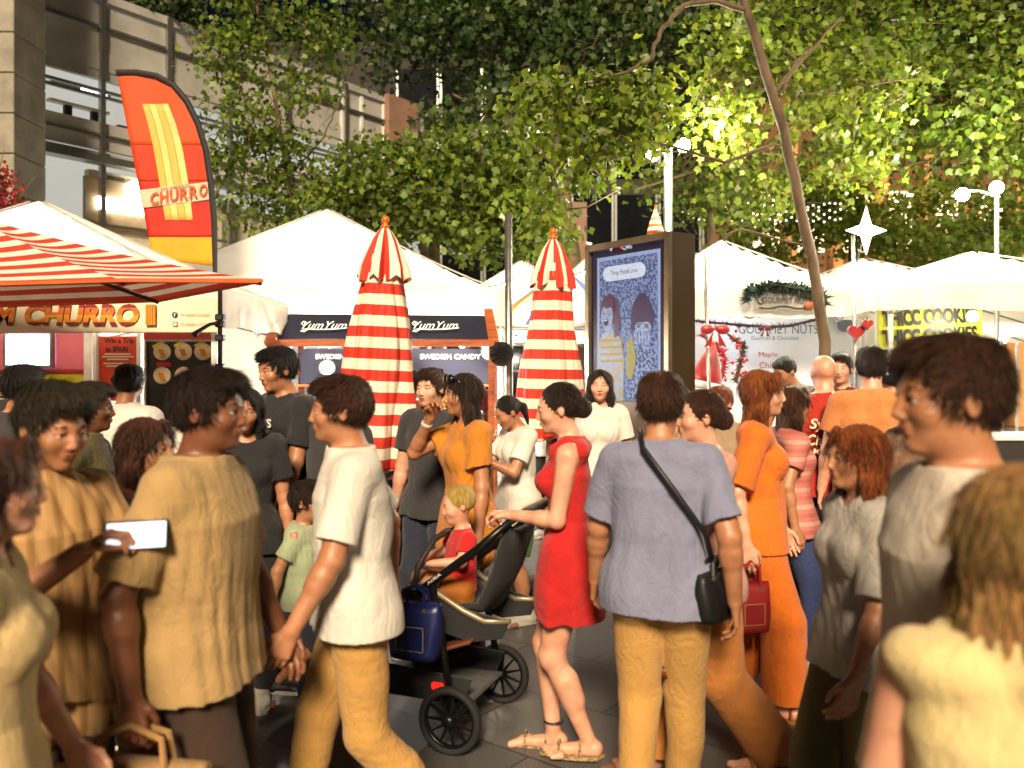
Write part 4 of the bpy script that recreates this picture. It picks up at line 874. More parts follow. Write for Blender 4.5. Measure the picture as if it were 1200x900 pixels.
def bow(label, px, py, Y, s, heart=False):
    b = P(px, py, Y); t = thing('red_bow' if not heart else 'red_heart', label, 'bow' if not heart else 'decoration', b, group=None)
    if heart:
        v = []
        for k in range(28): a = 2 * math.pi * k / 28; v.append(Vector((16 * math.sin(a) ** 3, 0, 13 * math.cos(a) - 5 * math.cos(2 * a) - 2 * math.cos(3 * a) - math.cos(4 * a))) * s / 17)
        mb = MB(); mb.poly(v, (0, 1, 0), .05); mb.build('heart', redc, t); mb = MB(); mb.tube([(0, 0, s * .3), (0, 0, s * 1.3)], .006, 5); mb.build('hanger', dark_metal, t); return t
    for sg in (-1, 1):
        mb = MB(); mb.ball((sg * s * .55, 0, s * .12), s * .5, 9, (1, .5, .72)); mb.build('loop', redc, t, True)
        mb = MB(); mb.poly([(sg * .02, -.02, 0), (sg * s * .2, -.03, -.1 * s), (sg * s * .8, 0, -s * 1.15), (sg * s * .45, 0, -s * 1.0), (sg * s * .3, 0, -s * 1.2)], (0, 1, 0), .015); mb.build('tail', redc, t)
    mb = MB(); mb.ball((0, -.05, .03), s * .2, 8); mb.build('knot', redc, t, True); return t
bow('large red ribbon bow hanging on the slim pole at the nut stall', 838, 388, 8.35, .14); bow('red heart hanging beside the cookie stall banner', 1003, 389, 8.2, .085, True); bow('small red bow on the tinsel above the nut counter', 896, 386, 9.4, .07); bow('small red heart on the pole below the star', 1016, 380, 8.15, .055, True)
# festive hat and plush on the counter
xm = thing('festive_decoration', 'red and white felt festive hat hanging left of the nut counter', 'decoration', P(828, 440, 8.9)); mb = MB(); mb.lathe([(.17, -.1), (.16, 0), (.12, .12), (.06, .26), (.015, .36)], (0, 0, 0), 18, ax=(.2, 0, 1)); mb.build('hat', redc, xm, True)
mb = MB(); mb.lathe([(.15, -.14), (.185, -.13), (.19, -.08), (.15, -.06)], (0, 0, 0), 18, ax=(.2, 0, 1)); mb.build('brim', white_cloth, xm, True); mb = MB(); mb.ball((.08, 0, .38), .04, 8); mb.build('pompom', white_cloth, xm, True)
for k, (x, y) in enumerate(((870, 470), (880, 472), (935, 470), (948, 472))):
    t = thing('gift_bag', ['white gift bag of nuts on the counter, left of the twig garland', 'cream gift bag of nuts on the counter beside the crates', 'small white nut bag beside the attendant at the counter', 'white nut bag at the right end of the counter'][k], 'bag', P(x, 478, 9.3), group='gift bags on the nut counter')
    mb = MB(); mb.box((0, 0, .05), (.09, .05, .1), bev=.008); mb.build('bag', white_paint, t); mb = MB(); mb.ball((0, 0, .115), .02, 5); mb.build('knot', redc, t)

# ---------------------------------------------------------------- cookie stall banner
Yt = 9.7
tb = thing('cookie_banner', 'bright yellow banner repeating THICC COOKIES in slanted black letters', 'banner', (P(1085, 0, Yt).x, Yt, 0)); bb = tb.location; a, b = P(1029, 362, Yt), P(1150, 428, Yt)
mb = MB(); mb.box((a + b) / 2 - bb, (b.x - a.x, .02, a.z - b.z)); mb.build('cloth', M('lime_yellow_banner', '#b8b828', .55, '#a8aa20', 2), tb)
for r_ in range(3): text('lettering', 'THICC COOKIES', P(1090, 371 + r_ * 22.5, Yt - .02) - bb, (1, 0, .05), (-.12, 0, 1), 1.08, .185, MATS['black_plastic'], tb, bold=.05, depth=.004)
for x in (1029, 1150):
    mb = MB(); p = P(x, 362, Yt) - bb; mb.tube([(p.x, .03, 0), (p.x, .03, p.z)], .02, 8); mb.build('post', white_paint, tb)
cs = thing('cookie_counter', 'long dark counter of the cookie stall under the yellow banner', 'counter', (P(1100, 0, 8.9).x, 8.9, 0)); mb = MB(); mb.box((0, 0, .98), (2.2, .6, .05), bev=.01); mb.build('top', white_paint, cs); mb = MB(); mb.box((0, -.02, .48), (2.1, .5, .95)); mb.build('front', dark_stone, cs)
# ================================================================ people: one continuous distance-field surface per body
class Field:
    def __init__(s, lo, hi, vox):
        s.lo = np.array(lo, np.float32); s.v = vox; s.n = np.ceil((np.array(hi) - s.lo) / vox).astype(int) + 1
        s.D = np.full(s.n, 1.0, np.float32)
    def _box(s, lo, hi):
        a = np.maximum(np.floor((np.array(lo) - s.lo) / s.v).astype(int), 0); b = np.minimum(np.ceil((np.array(hi) - s.lo) / s.v).astype(int) + 1, s.n)
        if (b <= a).any(): return None
        sl = tuple(slice(x, y) for x, y in zip(a, b))
        g = [s.lo[i] + s.v * np.arange(a[i], b[i], dtype=np.float32) for i in range(3)]
        return sl, g[0][:, None, None], g[1][None, :, None], g[2][None, None, :]
    def put(s, lo, hi, fn, k=.01, op='add'):
        pad = k + 3 * s.v; bx = s._box(np.array(lo) - pad, np.array(hi) + pad)
        if bx is None: return
        sl, X, Y, Z = bx; d = np.broadcast_to(fn(X, Y, Z), s.D[sl].shape).astype(np.float32); a = s.D[sl]
        if op == 'sub':
            d = -d; h = np.maximum(k - np.abs(a - d), 0) / k; s.D[sl] = np.maximum(a, d) + h * h * k / 4
        else:
            h = np.maximum(k - np.abs(a - d), 0) / k; s.D[sl] = np.minimum(a, d) - h * h * k / 4
    def cap(s, a, b, ra, rb, k=.012, flat=None, op='add', cut=False):
        """tapered capsule; flat=(unit vector, factor) squashes it; cut=True ends it flat at b"""
        a = np.array(a, float); b = np.array(b, float); r = max(ra, rb) * (1.3 if flat else 1)
        ab = b - a; L2 = max(float(ab @ ab), 1e-9)
        def fn(X, Y, Z):
            px, py, pz = X - a[0], Y - a[1], Z - a[2]
            t_ = (px * ab[0] + py * ab[1] + pz * ab[2]) / L2; t = np.clip(t_, 0, 1)
            dx, dy, dz = px - t * ab[0], py - t * ab[1], pz - t * ab[2]
            if flat is not None:
                u, sc = flat; q = (dx * u[0] + dy * u[1] + dz * u[2]) * (1 / sc - 1); dx = dx + q * u[0]; dy = dy + q * u[1]; dz = dz + q * u[2]
            d = np.sqrt(dx * dx + dy * dy + dz * dz) - (ra + (rb - ra) * t)
            if flat is not None: d = d * min(1, flat[1])
            if cut: d = np.maximum(d, (t_ - 1) * math.sqrt(L2))
            return d
        s.put(np.minimum(a, b) - r, np.maximum(a, b) + r, fn, k, op)
    def ell(s, c, r, k=.012, R=None, op='add'):
        c = np.array(c, float); r = np.array(r, float); m = r.max(); R_ = np.eye(3) if R is None else np.array(R, float)
        def fn(X, Y, Z):
            x, y, z = X - c[0], Y - c[1], Z - c[2]
            q = [(x * R_[0][i] + y * R_[1][i] + z * R_[2][i]) for i in range(3)]
            k0 = np.sqrt((q[0] / r[0]) ** 2 + (q[1] / r[1]) ** 2 + (q[2] / r[2]) ** 2)
            k1 = np.sqrt((q[0] / r[0] ** 2) ** 2 + (q[1] / r[1] ** 2) ** 2 + (q[2] / r[2] ** 2) ** 2) + 1e-6
            return k0 * (k0 - 1) / k1
        s.put(c - m, c + m, fn, k, op)
    def loft(s, rings, k=.012, ex=2.4, zl=None, op='add', cx=None, fold=0):
        """stack of superellipse sections (z, cx, cy, rx, ry)"""
        rg = np.array(rings, float); rg = rg[np.argsort(rg[:, 0])]; z0, z1 = rg[0, 0], rg[-1, 0]
        lo = (rg[:, 1].min() - rg[:, 3].max(), rg[:, 2].min() - rg[:, 4].max(), z0); hi = (rg[:, 1].max() + rg[:, 3].max(), rg[:, 2].max() + rg[:, 4].max(), z1)
        def fn(X, Y, Z):
            z = np.clip(Z, z0, z1); I = [np.interp(z, rg[:, 0], rg[:, i]) for i in (1, 2, 3, 4)]
            x = np.abs(X - I[0]); y = np.abs(Y - I[1]); rx, ry = I[2], I[3]
            if fold:
                a = np.arctan2(Y - I[1], X - I[0]); w = 1 + fold * np.sin(a * 7 + 2 * np.sin(a * 3)) * np.clip((z1 - z) / (z1 - z0), 0, 1); rx = rx * w; ry = ry * w
            q = ((x / rx) ** ex + (y / ry) ** ex) ** (1 / ex); d = (q - 1) * np.minimum(rx, ry) * .9
            return np.maximum(d, np.abs(Z - (z0 + z1) / 2) - (z1 - z0) / 2)
        s.put(lo, hi, fn, k, op)
    def folds(s, amp, seed=0, fx=(11, 11, 3.5)):
        """creases of cloth"""
        g = np.random.default_rng(seed); n = s.n; X = (s.lo[0] + s.v * np.arange(n[0]))[:, None, None]; Y = (s.lo[1] + s.v * np.arange(n[1]))[None, :, None]; Z = (s.lo[2] + s.v * np.arange(n[2]))[None, None, :]
        m = np.abs(s.D) < max(4 * s.v, amp * 3); ix = np.nonzero(m); x = X.ravel()[ix[0]]; y = Y.ravel()[ix[1]]; z = Z.ravel()[ix[2]]; tot = 0
        for i in range(8):
            w = g.normal(size=3) * np.array(fx) * (1.0 + .5 * i); w2 = g.normal(size=3) * 5; ph = g.uniform(0, 6, 2)
            q = np.sin(w[0] * x + w[1] * y + w[2] * z + ph[0] + 1.8 * np.sin(w2[0] * x + w2[1] * y + w2[2] * z + ph[1])); tot = tot + (q if i < 4 else .6 - 1.2 * np.abs(q)) / (1 + .5 * i)
        mask = .45 + .55 * np.sin(4.1 * x + 6.3 * z + seed) * np.sin(5 * y - 5.2 * z + seed * 2); s.D[ix] += (amp * tot * mask).astype(np.float32)
    def strands(s, amp, seed=0, f=26, cz=0):
        n = s.n; X = (s.lo[0] + s.v * np.arange(n[0])); Y = (s.lo[1] + s.v * np.arange(n[1])); Z = (s.lo[2] + s.v * np.arange(n[2])); m = np.abs(s.D) < 4 * s.v; ix = np.nonzero(m)
        x = X[ix[0]]; y = Y[ix[1]]; z = Z[ix[2]]; a = np.arctan2(y, x); q = np.sin(a * f + 3 * np.sin(z * 17 + seed) + 2 * np.sin(a * 5 + z * 30)) + .7 * np.sin(a * f * 2.3 + z * 25 + seed)
        s.D[ix] += (amp * q * .5).astype(np.float32)
    def mesh(s, name, mat, parent=None):
        D = s.D; D[0], D[-1] = np.maximum(D[0], .001), np.maximum(D[-1], .001)
        for ax in (1, 2):
            sl = [slice(None)] * 3; sl[ax] = 0; D[tuple(sl)] = np.maximum(D[tuple(sl)], .001); sl[ax] = -1; D[tuple(sl)] = np.maximum(D[tuple(sl)], .001)
        I = D < 0; n = s.n; c = I[:-1, :-1, :-1].astype(np.int8)
        cnt = np.zeros(c.shape, np.int8)
        for dx in (0, 1):
            for dy in (0, 1):
                for dz in (0, 1): cnt += I[dx:n[0]-1+dx, dy:n[1]-1+dy, dz:n[2]-1+dz]
        act = np.argwhere((cnt > 0) & (cnt < 8)); 
        if len(act) == 0: return None
        cs = np.array(c.shape); flat = (act[:, 0] * cs[1] + act[:, 1]) * cs[2] + act[:, 2]
        off = np.array([(i, j, k) for i in (0, 1) for j in (0, 1) for k in (0, 1)])
        val = np.stack([D[act[:, 0]+o[0], act[:, 1]+o[1], act[:, 2]+o[2]] for o in off], 1); ps = np.zeros((len(act), 3)); w = np.zeros(len(act))
        for a in range(8):
            for b in range(a + 1, 8):
                if np.abs(off[a] - off[b]).sum() != 1: continue
                va, vb = val[:, a], val[:, b]; mk = (va < 0) != (vb < 0); t = np.where(mk, va / np.where(mk, va - vb, 1), 0)[:, None]
                ps += np.where(mk[:, None], off[a] + t * (off[b] - off[a]), 0); w += mk
        V = s.lo + s.v * (act + ps / w[:, None]); Q = []
        for ax in range(3):
            o1, o2 = [(1, 2), (2, 0), (0, 1)][ax]; sa = [slice(None)] * 3; sb = [slice(None)] * 3; sa[ax] = slice(0, -1); sb[ax] = slice(1, None)
            A, B = I[tuple(sa)], I[tuple(sb)]; e = np.argwhere(A != B); e = e[(e[:, o1] > 0) & (e[:, o2] > 0) & (e[:, o1] < n[o1] - 1) & (e[:, o2] < n[o2] - 1)]
            ins = A[e[:, 0], e[:, 1], e[:, 2]]; ids = []
            for (p, q) in ((-1, -1), (0, -1), (0, 0), (-1, 0)):
                cc = e.copy(); cc[:, o1] += p; cc[:, o2] += q; ids.append(np.searchsorted(flat, (cc[:, 0] * cs[1] + cc[:, 1]) * cs[2] + cc[:, 2]))
            q = np.stack(ids, 1); q[~ins] = q[~ins][:, ::-1]; Q.append(q)
        return fast_mesh(name, V, np.concatenate(Q), mat, parent, True)

SK = {'fair': M('skin_fair', '#cf9f84', .42, '#bd8468', 14, sss=.08, bump=.2, bscale=180), 'tan': M('skin_tan', '#ad7857', .42, '#966544', 14, sss=.07, bump=.2, bscale=180),
      'brown': M('skin_brown', '#7a4c34', .40, '#643e28', 14, sss=.06, bump=.2, bscale=180)}
def hairm(n, c, c2): return M('hair_' + n, c, .45, c2, 10, bump=1.0, bscale=70, stretch=(9, 9, .6), island=.55)
HR = {'black': hairm('black', '#15100e', '#0a0706'), 'dark': hairm('dark_brown', '#2c1a10', '#160c07'), 'brown': hairm('brown', '#4a2a16', '#2e180b'), 'ginger': hairm('auburn', '#8a4416', '#5c2c0c'), 'olive': hairm('ash_brown', '#3c3322', '#241e13'), 'blonde': hairm('blonde', '#a8844a', '#7c5e30')}
def cl(n, c, c2=None, sc=5, **k): return M('cloth_' + n, c, .85, c2, sc, bump=.5, bscale=240, sheen=.1, wrinkle=.26, **k)
eye_w = M('eye_white', '#d8d2c8', .25); iris = M('iris_brown', '#1c0f08', .15); lipm = M('lips', '#8e3a32', .4); lipn = M('lips_pale', '#8c5440', .5); brow = M('eyebrow_hair', '#1a100a', .7)
sole = M('white_sole', '#cfc9bc', .6)
def V3(*a): return np.array(a, float)
def nrm(v): v = np.asarray(v, float); return v / (np.linalg.norm(v) + 1e-9)
def ik(a, b, l1, l2, pole):
    a, b = np.asarray(a, float), np.asarray(b, float); d = b - a; L = np.linalg.norm(d)
    if L > (l1 + l2) * .998: b = a + d / L * (l1 + l2) * .998; d = b - a; L = np.linalg.norm(d)
    x = (l1 * l1 - l2 * l2 + L * L) / (2 * L); h = math.sqrt(max(l1 * l1 - x * x, 0)); dn = d / L; p = np.asarray(pole, float); p = nrm(p - dn * (p @ dn)); return a + dn * x + p * h, b
def hand(F_, wrist, d, n, w, q, curl, k=.004):
    """palm, four fingers and a thumb; d along the hand, n out of the palm, w towards the thumb"""
    d, n, w = nrm(d), nrm(n), nrm(w); kn = []
    for i, (lw, L) in enumerate(((.17, .42), (.058, .48), (-.055, .45), (-.16, .36))):
        b = wrist + d * q * (.50 - .03 * abs(i - 1)) + w * q * lw; F_.cap(wrist + d * q * .06 + w * q * lw * .5, b, q * .085, q * .062, .012)
        r = q * (.050 if i < 3 else .043); p = b; dd = d + w * lw * .25; tot = 0
        for j, fr in enumerate((.45, .31, .24)):
            tot += curl * (math.radians(52), math.radians(62), math.radians(40))[j] + .10; v = nrm(nrm(dd) * math.cos(tot) + n * math.sin(tot)); e = p + v * q * L * fr * 1.02; F_.cap(p, e, r * (1 - .08 * j), r * (1 - .08 * (j + 1)), k); p = e
    a = wrist + d * q * .10 + w * q * .08; b = a + (d * .62 + w * .62 + n * .15) * q * .26; F_.cap(a, b, q * .075, q * .06, .008)
    c = b + nrm(d * .9 + w * (.35 - .5 * curl) + n * (.15 + .8 * curl)) * q * .19; F_.cap(b, c, q * .056, q * .05, .004); e = c + nrm(d + w * (.1 - .7 * curl) + n * (.1 + curl)) * q * .15; F_.cap(c, e, q * .05, q * .042, .004)
def head_R(yaw, pitch, roll=0):
    return np.array(Matrix.Rotation(math.radians(yaw), 3, 'Z') @ Matrix.Rotation(math.radians(roll), 3, 'Y') @ Matrix.Rotation(math.radians(pitch), 3, 'X'))
def build_head(F_, c, R, h, fem):
    g = lambda x, y, z: c + R @ (V3(x, y, z) * h); r3 = lambda *a: tuple(x * h for x in a)
    F_.ell(g(0, .06, .12), r3(.33, .42, .38), .02, R); F_.ell(g(0, -.09, -.10), r3(.25, .30, .35), .04 * h / .22, R); F_.ell(g(0, -.12, -.30), r3(.185 if not fem else .155, .21, .16), .03, R)
    F_.ell(g(0, -.29, -.40), r3(.085, .075, .07), .02, R)
    F_.cap(g(0, -.375, .05), g(0, -.455, -.13), .022 * h, .036 * h, .02 * h / .22); 
    for s in (-1, 1):
        F_.ell(g(.045 * s, -.415, -.155), r3(.028, .030, .024), .008, R); F_.ell(g(.165 * s, -.25, -.12), r3(.10, .10, .09), .025, R)
        F_.ell(g(.14 * s, -.445, .02), r3(.085, .075, .06), .014, R, op='sub')
        F_.ell(g(.34 * s, .05, -.03), r3(.028, .07, .115), .006, R)
    F_.cap(g(-.15, -.345, .085), g(.15, -.345, .085), .035 * h, .035 * h, .015, )
    F_.cap(g(-.075, -.375, -.235), g(.075, -.375, -.235), .026 * h, .026 * h, .008); F_.cap(g(-.06, -.37, -.28), g(.06, -.37, -.28), .030 * h, .030 * h, .006)
    F_.cap(g(-.08, -.41, -.257), g(.08, -.41, -.257), .007 * h, .007 * h, .004, op='sub')
def face_parts(o, c, R, h, fem):
    g = lambda x, y, z: Vector(c + R @ (V3(x, y, z) * h))
    for s in (-1, 1):
        mb = MB(); mb.ball(g(.14 * s, -.322, .008), .056 * h, 10); e = mb.build('eye', eye_w, o, True)
        mb = MB(); mb.ball(g(.14 * s, -.343, .008), .037 * h, 8); mb.build('iris', iris, e, True)
        mb = MB(); mb.tube([g(.065 * s, -.385, .088), g(.13 * s, -.392, .112), g(.215 * s, -.335, .092)], [.013 * h, .014 * h, .007 * h], 6); mb.build('eyebrow', brow, o, True)
        mb = MB(); mb.tube([g(.075 * s, -.362, .018), g(.11 * s, -.378, .040), g(.17 * s, -.370, .038), g(.210 * s, -.330, .012)], [.010 * h, .022 * h, .022 * h, .010 * h], 6); mb.tube([g(.085 * s, -.360, -.018), g(.14 * s, -.366, -.040), g(.20 * s, -.335, -.018)], [.008 * h, .015 * h, .008 * h], 6); mb.build('eyelid', o.data.materials[0], o, True)
    mb = MB(); mb.tube([g(-.10, -.365, -.257), g(-.045, -.405, -.238), g(0, -.408, -.245), g(.045, -.405, -.238), g(.10, -.365, -.257)], [.006 * h, .017 * h, .015 * h, .017 * h, .006 * h], 8)
    mb.tube([g(-.095, -.368, -.26), g(0, -.402, -.279), g(.095, -.368, -.26)], [.006 * h, .024 * h, .006 * h], 8); mb.build('mouth', lipm if fem else lipn, o, True)

def fringe(ho, hc, R_, h, style, mat, Y, seed):
    """fine locks lying on the hair so that its surface and outline break up"""
    me = ho.data; n = len(me.vertices); co = np.empty(n * 3, np.float32); me.vertices.foreach_get('co', co); co = co.reshape(-1, 3); no = np.empty(n * 3, np.float32); me.vertex_normals.foreach_get('vector', no); no = no.reshape(-1, 3)
    g = np.random.default_rng(seed); m = int(7000 if Y < 3.5 else 3800 if Y < 5.5 else 1600); ix = g.integers(0, n, m); p = co[ix]; nr_ = no[ix]; q = (p - hc) @ R_ / h
    ok = (nr_ @ (R_ @ V3(0, -1, 0)) < .75) | (q[:, 2] > .2); p, nr_, q = p[ok], nr_[ok], q[ok]; m = len(p)
    if style in ('bun', 'lowbun', 'pony'): tgt = hc + R_ @ (V3(0, .5, {'bun': .36}.get(style, 0)) * h); d = tgt - p
    elif style in ('long', 'verylong'): top = hc + R_ @ (V3(0, -.05, .55) * h); d = (p - top) * np.where(q[:, 2:3] > .1, 1, .15); d[:, 2] -= .12
    else: top = hc + R_ @ (V3(0, .22, .5) * h); d = (p - top); d[:, 2] -= .02
    d = d / (np.linalg.norm(d, axis=1)[:, None] + 1e-6) + g.normal(size=(m, 3)) * .13; d -= nr_ * (d * nr_).sum(1)[:, None] * .85; d /= np.linalg.norm(d, axis=1)[:, None] + 1e-6
    L = h * g.uniform(.10, .28, m)[:, None] * (1.5 if 'long' in style else .8); sd_ = np.cross(d, nr_); w = g.uniform(.0006, .0015, m)[:, None] * max(1, Y / 3.2)
    lift = .0022; P0 = p + nr_ * -.001; bend = lambda q_: nr_ * ((q_ * L) ** 2 / (.86 * h) * (1 if 'long' not in style else .7)); P1 = p + d * L * .35 + nr_ * lift - bend(.35); P2 = p + d * L * .7 + nr_ * (lift * .8) - bend(.7); P3 = p + d * L + nr_ * (-.001 + .004 * g.random(m)[:, None]) - bend(1.0)
    v = np.stack([P0 - sd_ * w, P0 + sd_ * w, P1 - sd_ * w, P1 + sd_ * w, P2 - sd_ * w * .8, P2 + sd_ * w * .8, P3 - sd_ * w * .2, P3 + sd_ * w * .2], 1).reshape(-1, 3)
    f = (np.array([(0, 1, 3, 2), (2, 3, 5, 4), (4, 5, 7, 6)])[None] + (np.arange(m) * 8)[:, None, None]).reshape(-1, 4); s_ = fast_mesh('hair_strands', v, f, mat, ho, True); s_['kind'] = 'stuff'

def person(px, Y, H, yaw, label, g='m', skin='tan', hair=('short', 'black'), top=('tee', None), bottom=('trousers', None), shoe=None, R=None, L=None, head=(0, 0), walk=0, curl=(.35, .35),
           lean=0, fat=1.0, vox=None, face=True, group='people in the crowd', child=False, sit=None, X=None, extra=None, spread=.055, cat='person', seed=None):
    seed = int(abs(px) * 7 + Y * 13) if seed is None else seed; vox = vox or min(max(.0014 * Y, .0048), .0125); f = g == 'f'
    x_ = (px - 600) * Y / F if X is None else X
    sw = (.101 if not f else .087) * H * (.9 if child else 1); hw = (.052 if not f else .054) * H; hh = H * (.129 if not child else .165)
    neckz = .850 * H if not child else .80 * H; shz = (.800 if not child else .755) * H; hipz = .52 * H if not child else .47 * H
    sy = lambda z: -lean * max(z - hipz, 0)
    T = lambda z, cy, rx, ry: (z * H, 0, cy * H + sy(z * H), rx * H * fat, ry * H * fat)
    k_ = .94 if child else 1
    if f: rings = [(.475, .004, .088, .06), (.52, .006, .098, .066), (.57, .004, .088, .060), (.625, 0, .070, .050), (.69, 0, .078, .053), (.745, -.002, .086, .058), (.785, .002, .080, .046), (.818, .004, .052, .036), (.842, .006, .033, .031)]
    else: rings = [(.475, .004, .084, .060), (.52, .004, .092, .064), (.57, .002, .086, .060), (.625, 0, .081, .057), (.69, 0, .091, .061), (.745, 0, .097, .063), (.785, .002, .095, .053), (.82, .004, .062, .042), (.845, .006, .038, .036)]
    if child: rings = [(z * k_, cy, rx * .92, ry) for (z, cy, rx, ry) in rings]
    rr = [T(*q) for q in rings]
    hp = [V3(s * hw, 0, hipz - .015 * H) for s in (-1, 1)]; lt, lc = .235 * H * k_, .238 * H * k_
    if walk:
        st = walk; feet = [V3(-spread * H * .8, -.15 * H * st, .042 * H), V3(spread * H * .8, .19 * H * st, (.042 + .045 * abs(st)) * H)]
    else: feet = [V3(-spread * H, -.012 * H, .042 * H), V3(spread * H, .02 * H, .042 * H)]
    kn = []
    for i in range(2): q, e = ik(hp[i], feet[i], lt, lc, (0, -1, 0)); kn.append(q); feet[i] = e
    sh = [V3(s * sw, sy(shz) + .004 * H, shz) for s in (-1, 1)]; la, lf = .168 * H * k_, .142 * H * k_
    # defaults: relaxed or swinging arms; index 0 is the person's right (x<0)
    tg = [R, L]; el = []; wr = []
    for i, s in enumerate((-1, 1)):
        if tg[i] is None: t = V3(s * (.158 if not f else .142), (-.02 - walk * .12 * s) if walk else -.02, .495 * (1 if not child else .93)) * H; t[2] += .03 * H * abs(walk); t[1] += sy(.5 * H); pole = (s * .4, 1, 0)
        else: t = V3(*tg[i][:3]) * H; pole = tg[i][3] if len(tg[i]) > 3 else (s * .5, .6, -.6)
        e, w = ik(sh[i], t, la, lf, pole); el.append(e); wr.append(w)
    HR_ = head_R(head[0], head[1], head[2] if len(head) > 2 else 0); nb = V3(0, sy(neckz) + .004 * H, neckz - .01 * H); hc = nb + HR_ @ V3(0, -.02 * H, hh * .60) + V3(0, -lean * .04 * H, 0)
    hc[2] = min(hc[2], H - hh * .5 + .002)
    allp = np.array(el + wr + feet + kn + [hc, V3(-.16 * H * fat, -.1 * H, 0), V3(.16 * H * fat, .12 * H, H)]); lo = allp.min(0) - .12 * H * .75; hi = allp.max(0) + .12 * H * .75; lo[2] = -.01; hi[2] = max(H + .02, max(w[2] for w in wr) + .13 * H)
    B = Field(lo, hi, vox); B.loft(rr, .02, 2.2)
    for i, s in enumerate((-1, 1)):
        B.ell(sh[i] + V3(-s * .012 * H, 0, -.002 * H), (.036 * H, .031 * H, .030 * H), .03); am = .92 if f else 1.05
        B.cap(sh[i], el[i], .030 * H * am, .0235 * H * am, .02); B.cap(el[i], wr[i], .0235 * H * am, .0155 * H * am, .015); m = el[i] + (wr[i] - el[i]) * .25; B.cap(m, m + (wr[i] - el[i]) * .1, .024 * H * am, .023 * H * am, .015)
        d = nrm(wr[i] - el[i]); inw = V3(-s, 0, 0); n = nrm(inw - d * (inw @ d)); 
        if abs(d[2]) < .6: n = nrm(V3(0, 0, -1) - d * (-d[2]))
        w = np.cross(n, d) * (1 if s < 0 else -1)
        if w @ V3(0, -1, .6) < 0: w = -w
        hand(B, wr[i], d, n, w, .105 * H, curl[i])
        lg = 1.0 if not f else 1.03
        B.cap(hp[i], kn[i], .052 * H * lg, .034 * H, .03); B.cap(kn[i], feet[i], .033 * H, .0195 * H, .02); m = kn[i] + (feet[i] - kn[i]) * .3 + V3(0, .010 * H, 0); B.cap(m, m + (feet[i] - kn[i]) * .22, .031 * H, .026 * H, .03)
        B.ell(hp[i] + V3(0, .03 * H, .0), (.05 * H, .045 * H, .05 * H), .03); B.cap(kn[i] + V3(0, -.008 * H, 0), kn[i] + V3(0, -.01 * H, -.015 * H), .026 * H, .022 * H, .02)
        fz = feet[i][2] - .042 * H; a = feet[i]; tp = V3(0, -1, -.0); 
        B.cap(a + V3(0, .018 * H, -.022 * H), a + V3(0, -.085 * H, -.030 * H), .021 * H, .0135 * H, .02); B.cap(a + V3(-s * -.008 * H, -.075 * H, -.031 * H), a + V3(s * -.014 * H, -.115 * H, -.034 * H), .014 * H, .009 * H, .008)
        for j in range(4): B.cap(a + V3(s * (-.002 + .011 * j) * H, -.07 * H, -.032 * H), a + V3(s * (-.001 + .012 * j) * H, (-.112 + .007 * j) * H, -.035 * H), .010 * H, .0065 * H, .004)
        if not child: B.ell(sh[i] + V3(-s * sw * .45, .02 * H, .012 * H), (.045 * H, .026 * H, .018 * H), .03)
    if f and not child:
        for s in (-1, 1): B.ell((s * .038 * H, sy(.73 * H) - .045 * H, .725 * H), (.034 * H, .03 * H, .034 * H), .03)
    B.cap(nb + V3(0, .006 * H, -.01 * H), hc + HR_ @ V3(0, .10 * hh, -.30 * hh), .0335 * H if not f else .028 * H, .031 * H if not f else .0265 * H, .02)
    build_head(B, hc, HR_, hh, f)
    sk = SK[skin]; o = B.mesh('person', sk); o.location = (x_, Y, 0); o.rotation_euler = (0, 0, math.radians(yaw)); tag(o, label, cat, group)
    if face: face_parts(o, hc, HR_, hh, f)
    # ---- hair
    hs, hcName = hair[0], hair[1]
    if hs != 'bald':
        gg = lambda x, y, z: hc + HR_ @ (V3(x, y, z) * hh); r3 = lambda *a: tuple(x * hh for x in a)
        low = 1.15 * hh if hs not in ('long', 'verylong') else (2.4 * hh if hs == 'long' else 3.3 * hh)
        hv = max(vox * .8, .004) if Y < 5 else vox; Hf = Field(hc - V3(.75 * hh, .75 * hh, low), hc + V3(.75 * hh, .85 * hh, .75 * hh), hv)
        Hf.ell(gg(0, .085, .135), r3(.375, .445, .415), .01, HR_); 
        if hs in ('short', 'fade'):
            Hf.ell(gg(0, .04, .38), r3(.28, .36, .16), .03, HR_); Hf.ell(gg(0, -.24, .40), r3(.22, .16, .10), .03, HR_)
            Hf.ell(gg(0, -.38, -.10), r3(.36, .30, .40), .01, HR_, op='sub'); Hf.ell(gg(0, -.1, -.38), r3(.5, .55, .36), .01, HR_, op='sub')
            for s in (-1, 1): Hf.ell(gg(.40 * s, .04, -.08), r3(.10, .14, .16), .01, HR_, op='sub')
        elif hs in ('bun', 'lowbun', 'pony'):
            Hf.ell(gg(0, -.42, -.06), r3(.31, .30, .38), .02, HR_, op='sub'); Hf.ell(gg(0, -.12, -.42), r3(.5, .5, .36), .01, HR_, op='sub')
            for s in (-1, 1): Hf.ell(gg(.40 * s, .04, -.06), r3(.12, .11, .13), .01, HR_, op='sub')
            if hs == 'bun': Hf.ell(gg(0, .40, .36), r3(.17, .17, .16), .02, HR_)
            elif hs == 'lowbun': Hf.ell(gg(0, .50, -.06), r3(.20, .19, .20), .02, HR_)
            else: Hf.cap(gg(0, .48, .15), gg(0, .62, -.15), .10 * hh, .12 * hh, .02); Hf.cap(gg(0, .62, -.15), gg(0, .55, -.8), .12 * hh, .05 * hh, .02)
        else:
            Ln = 1.35 if hs == 'long' else 2.1
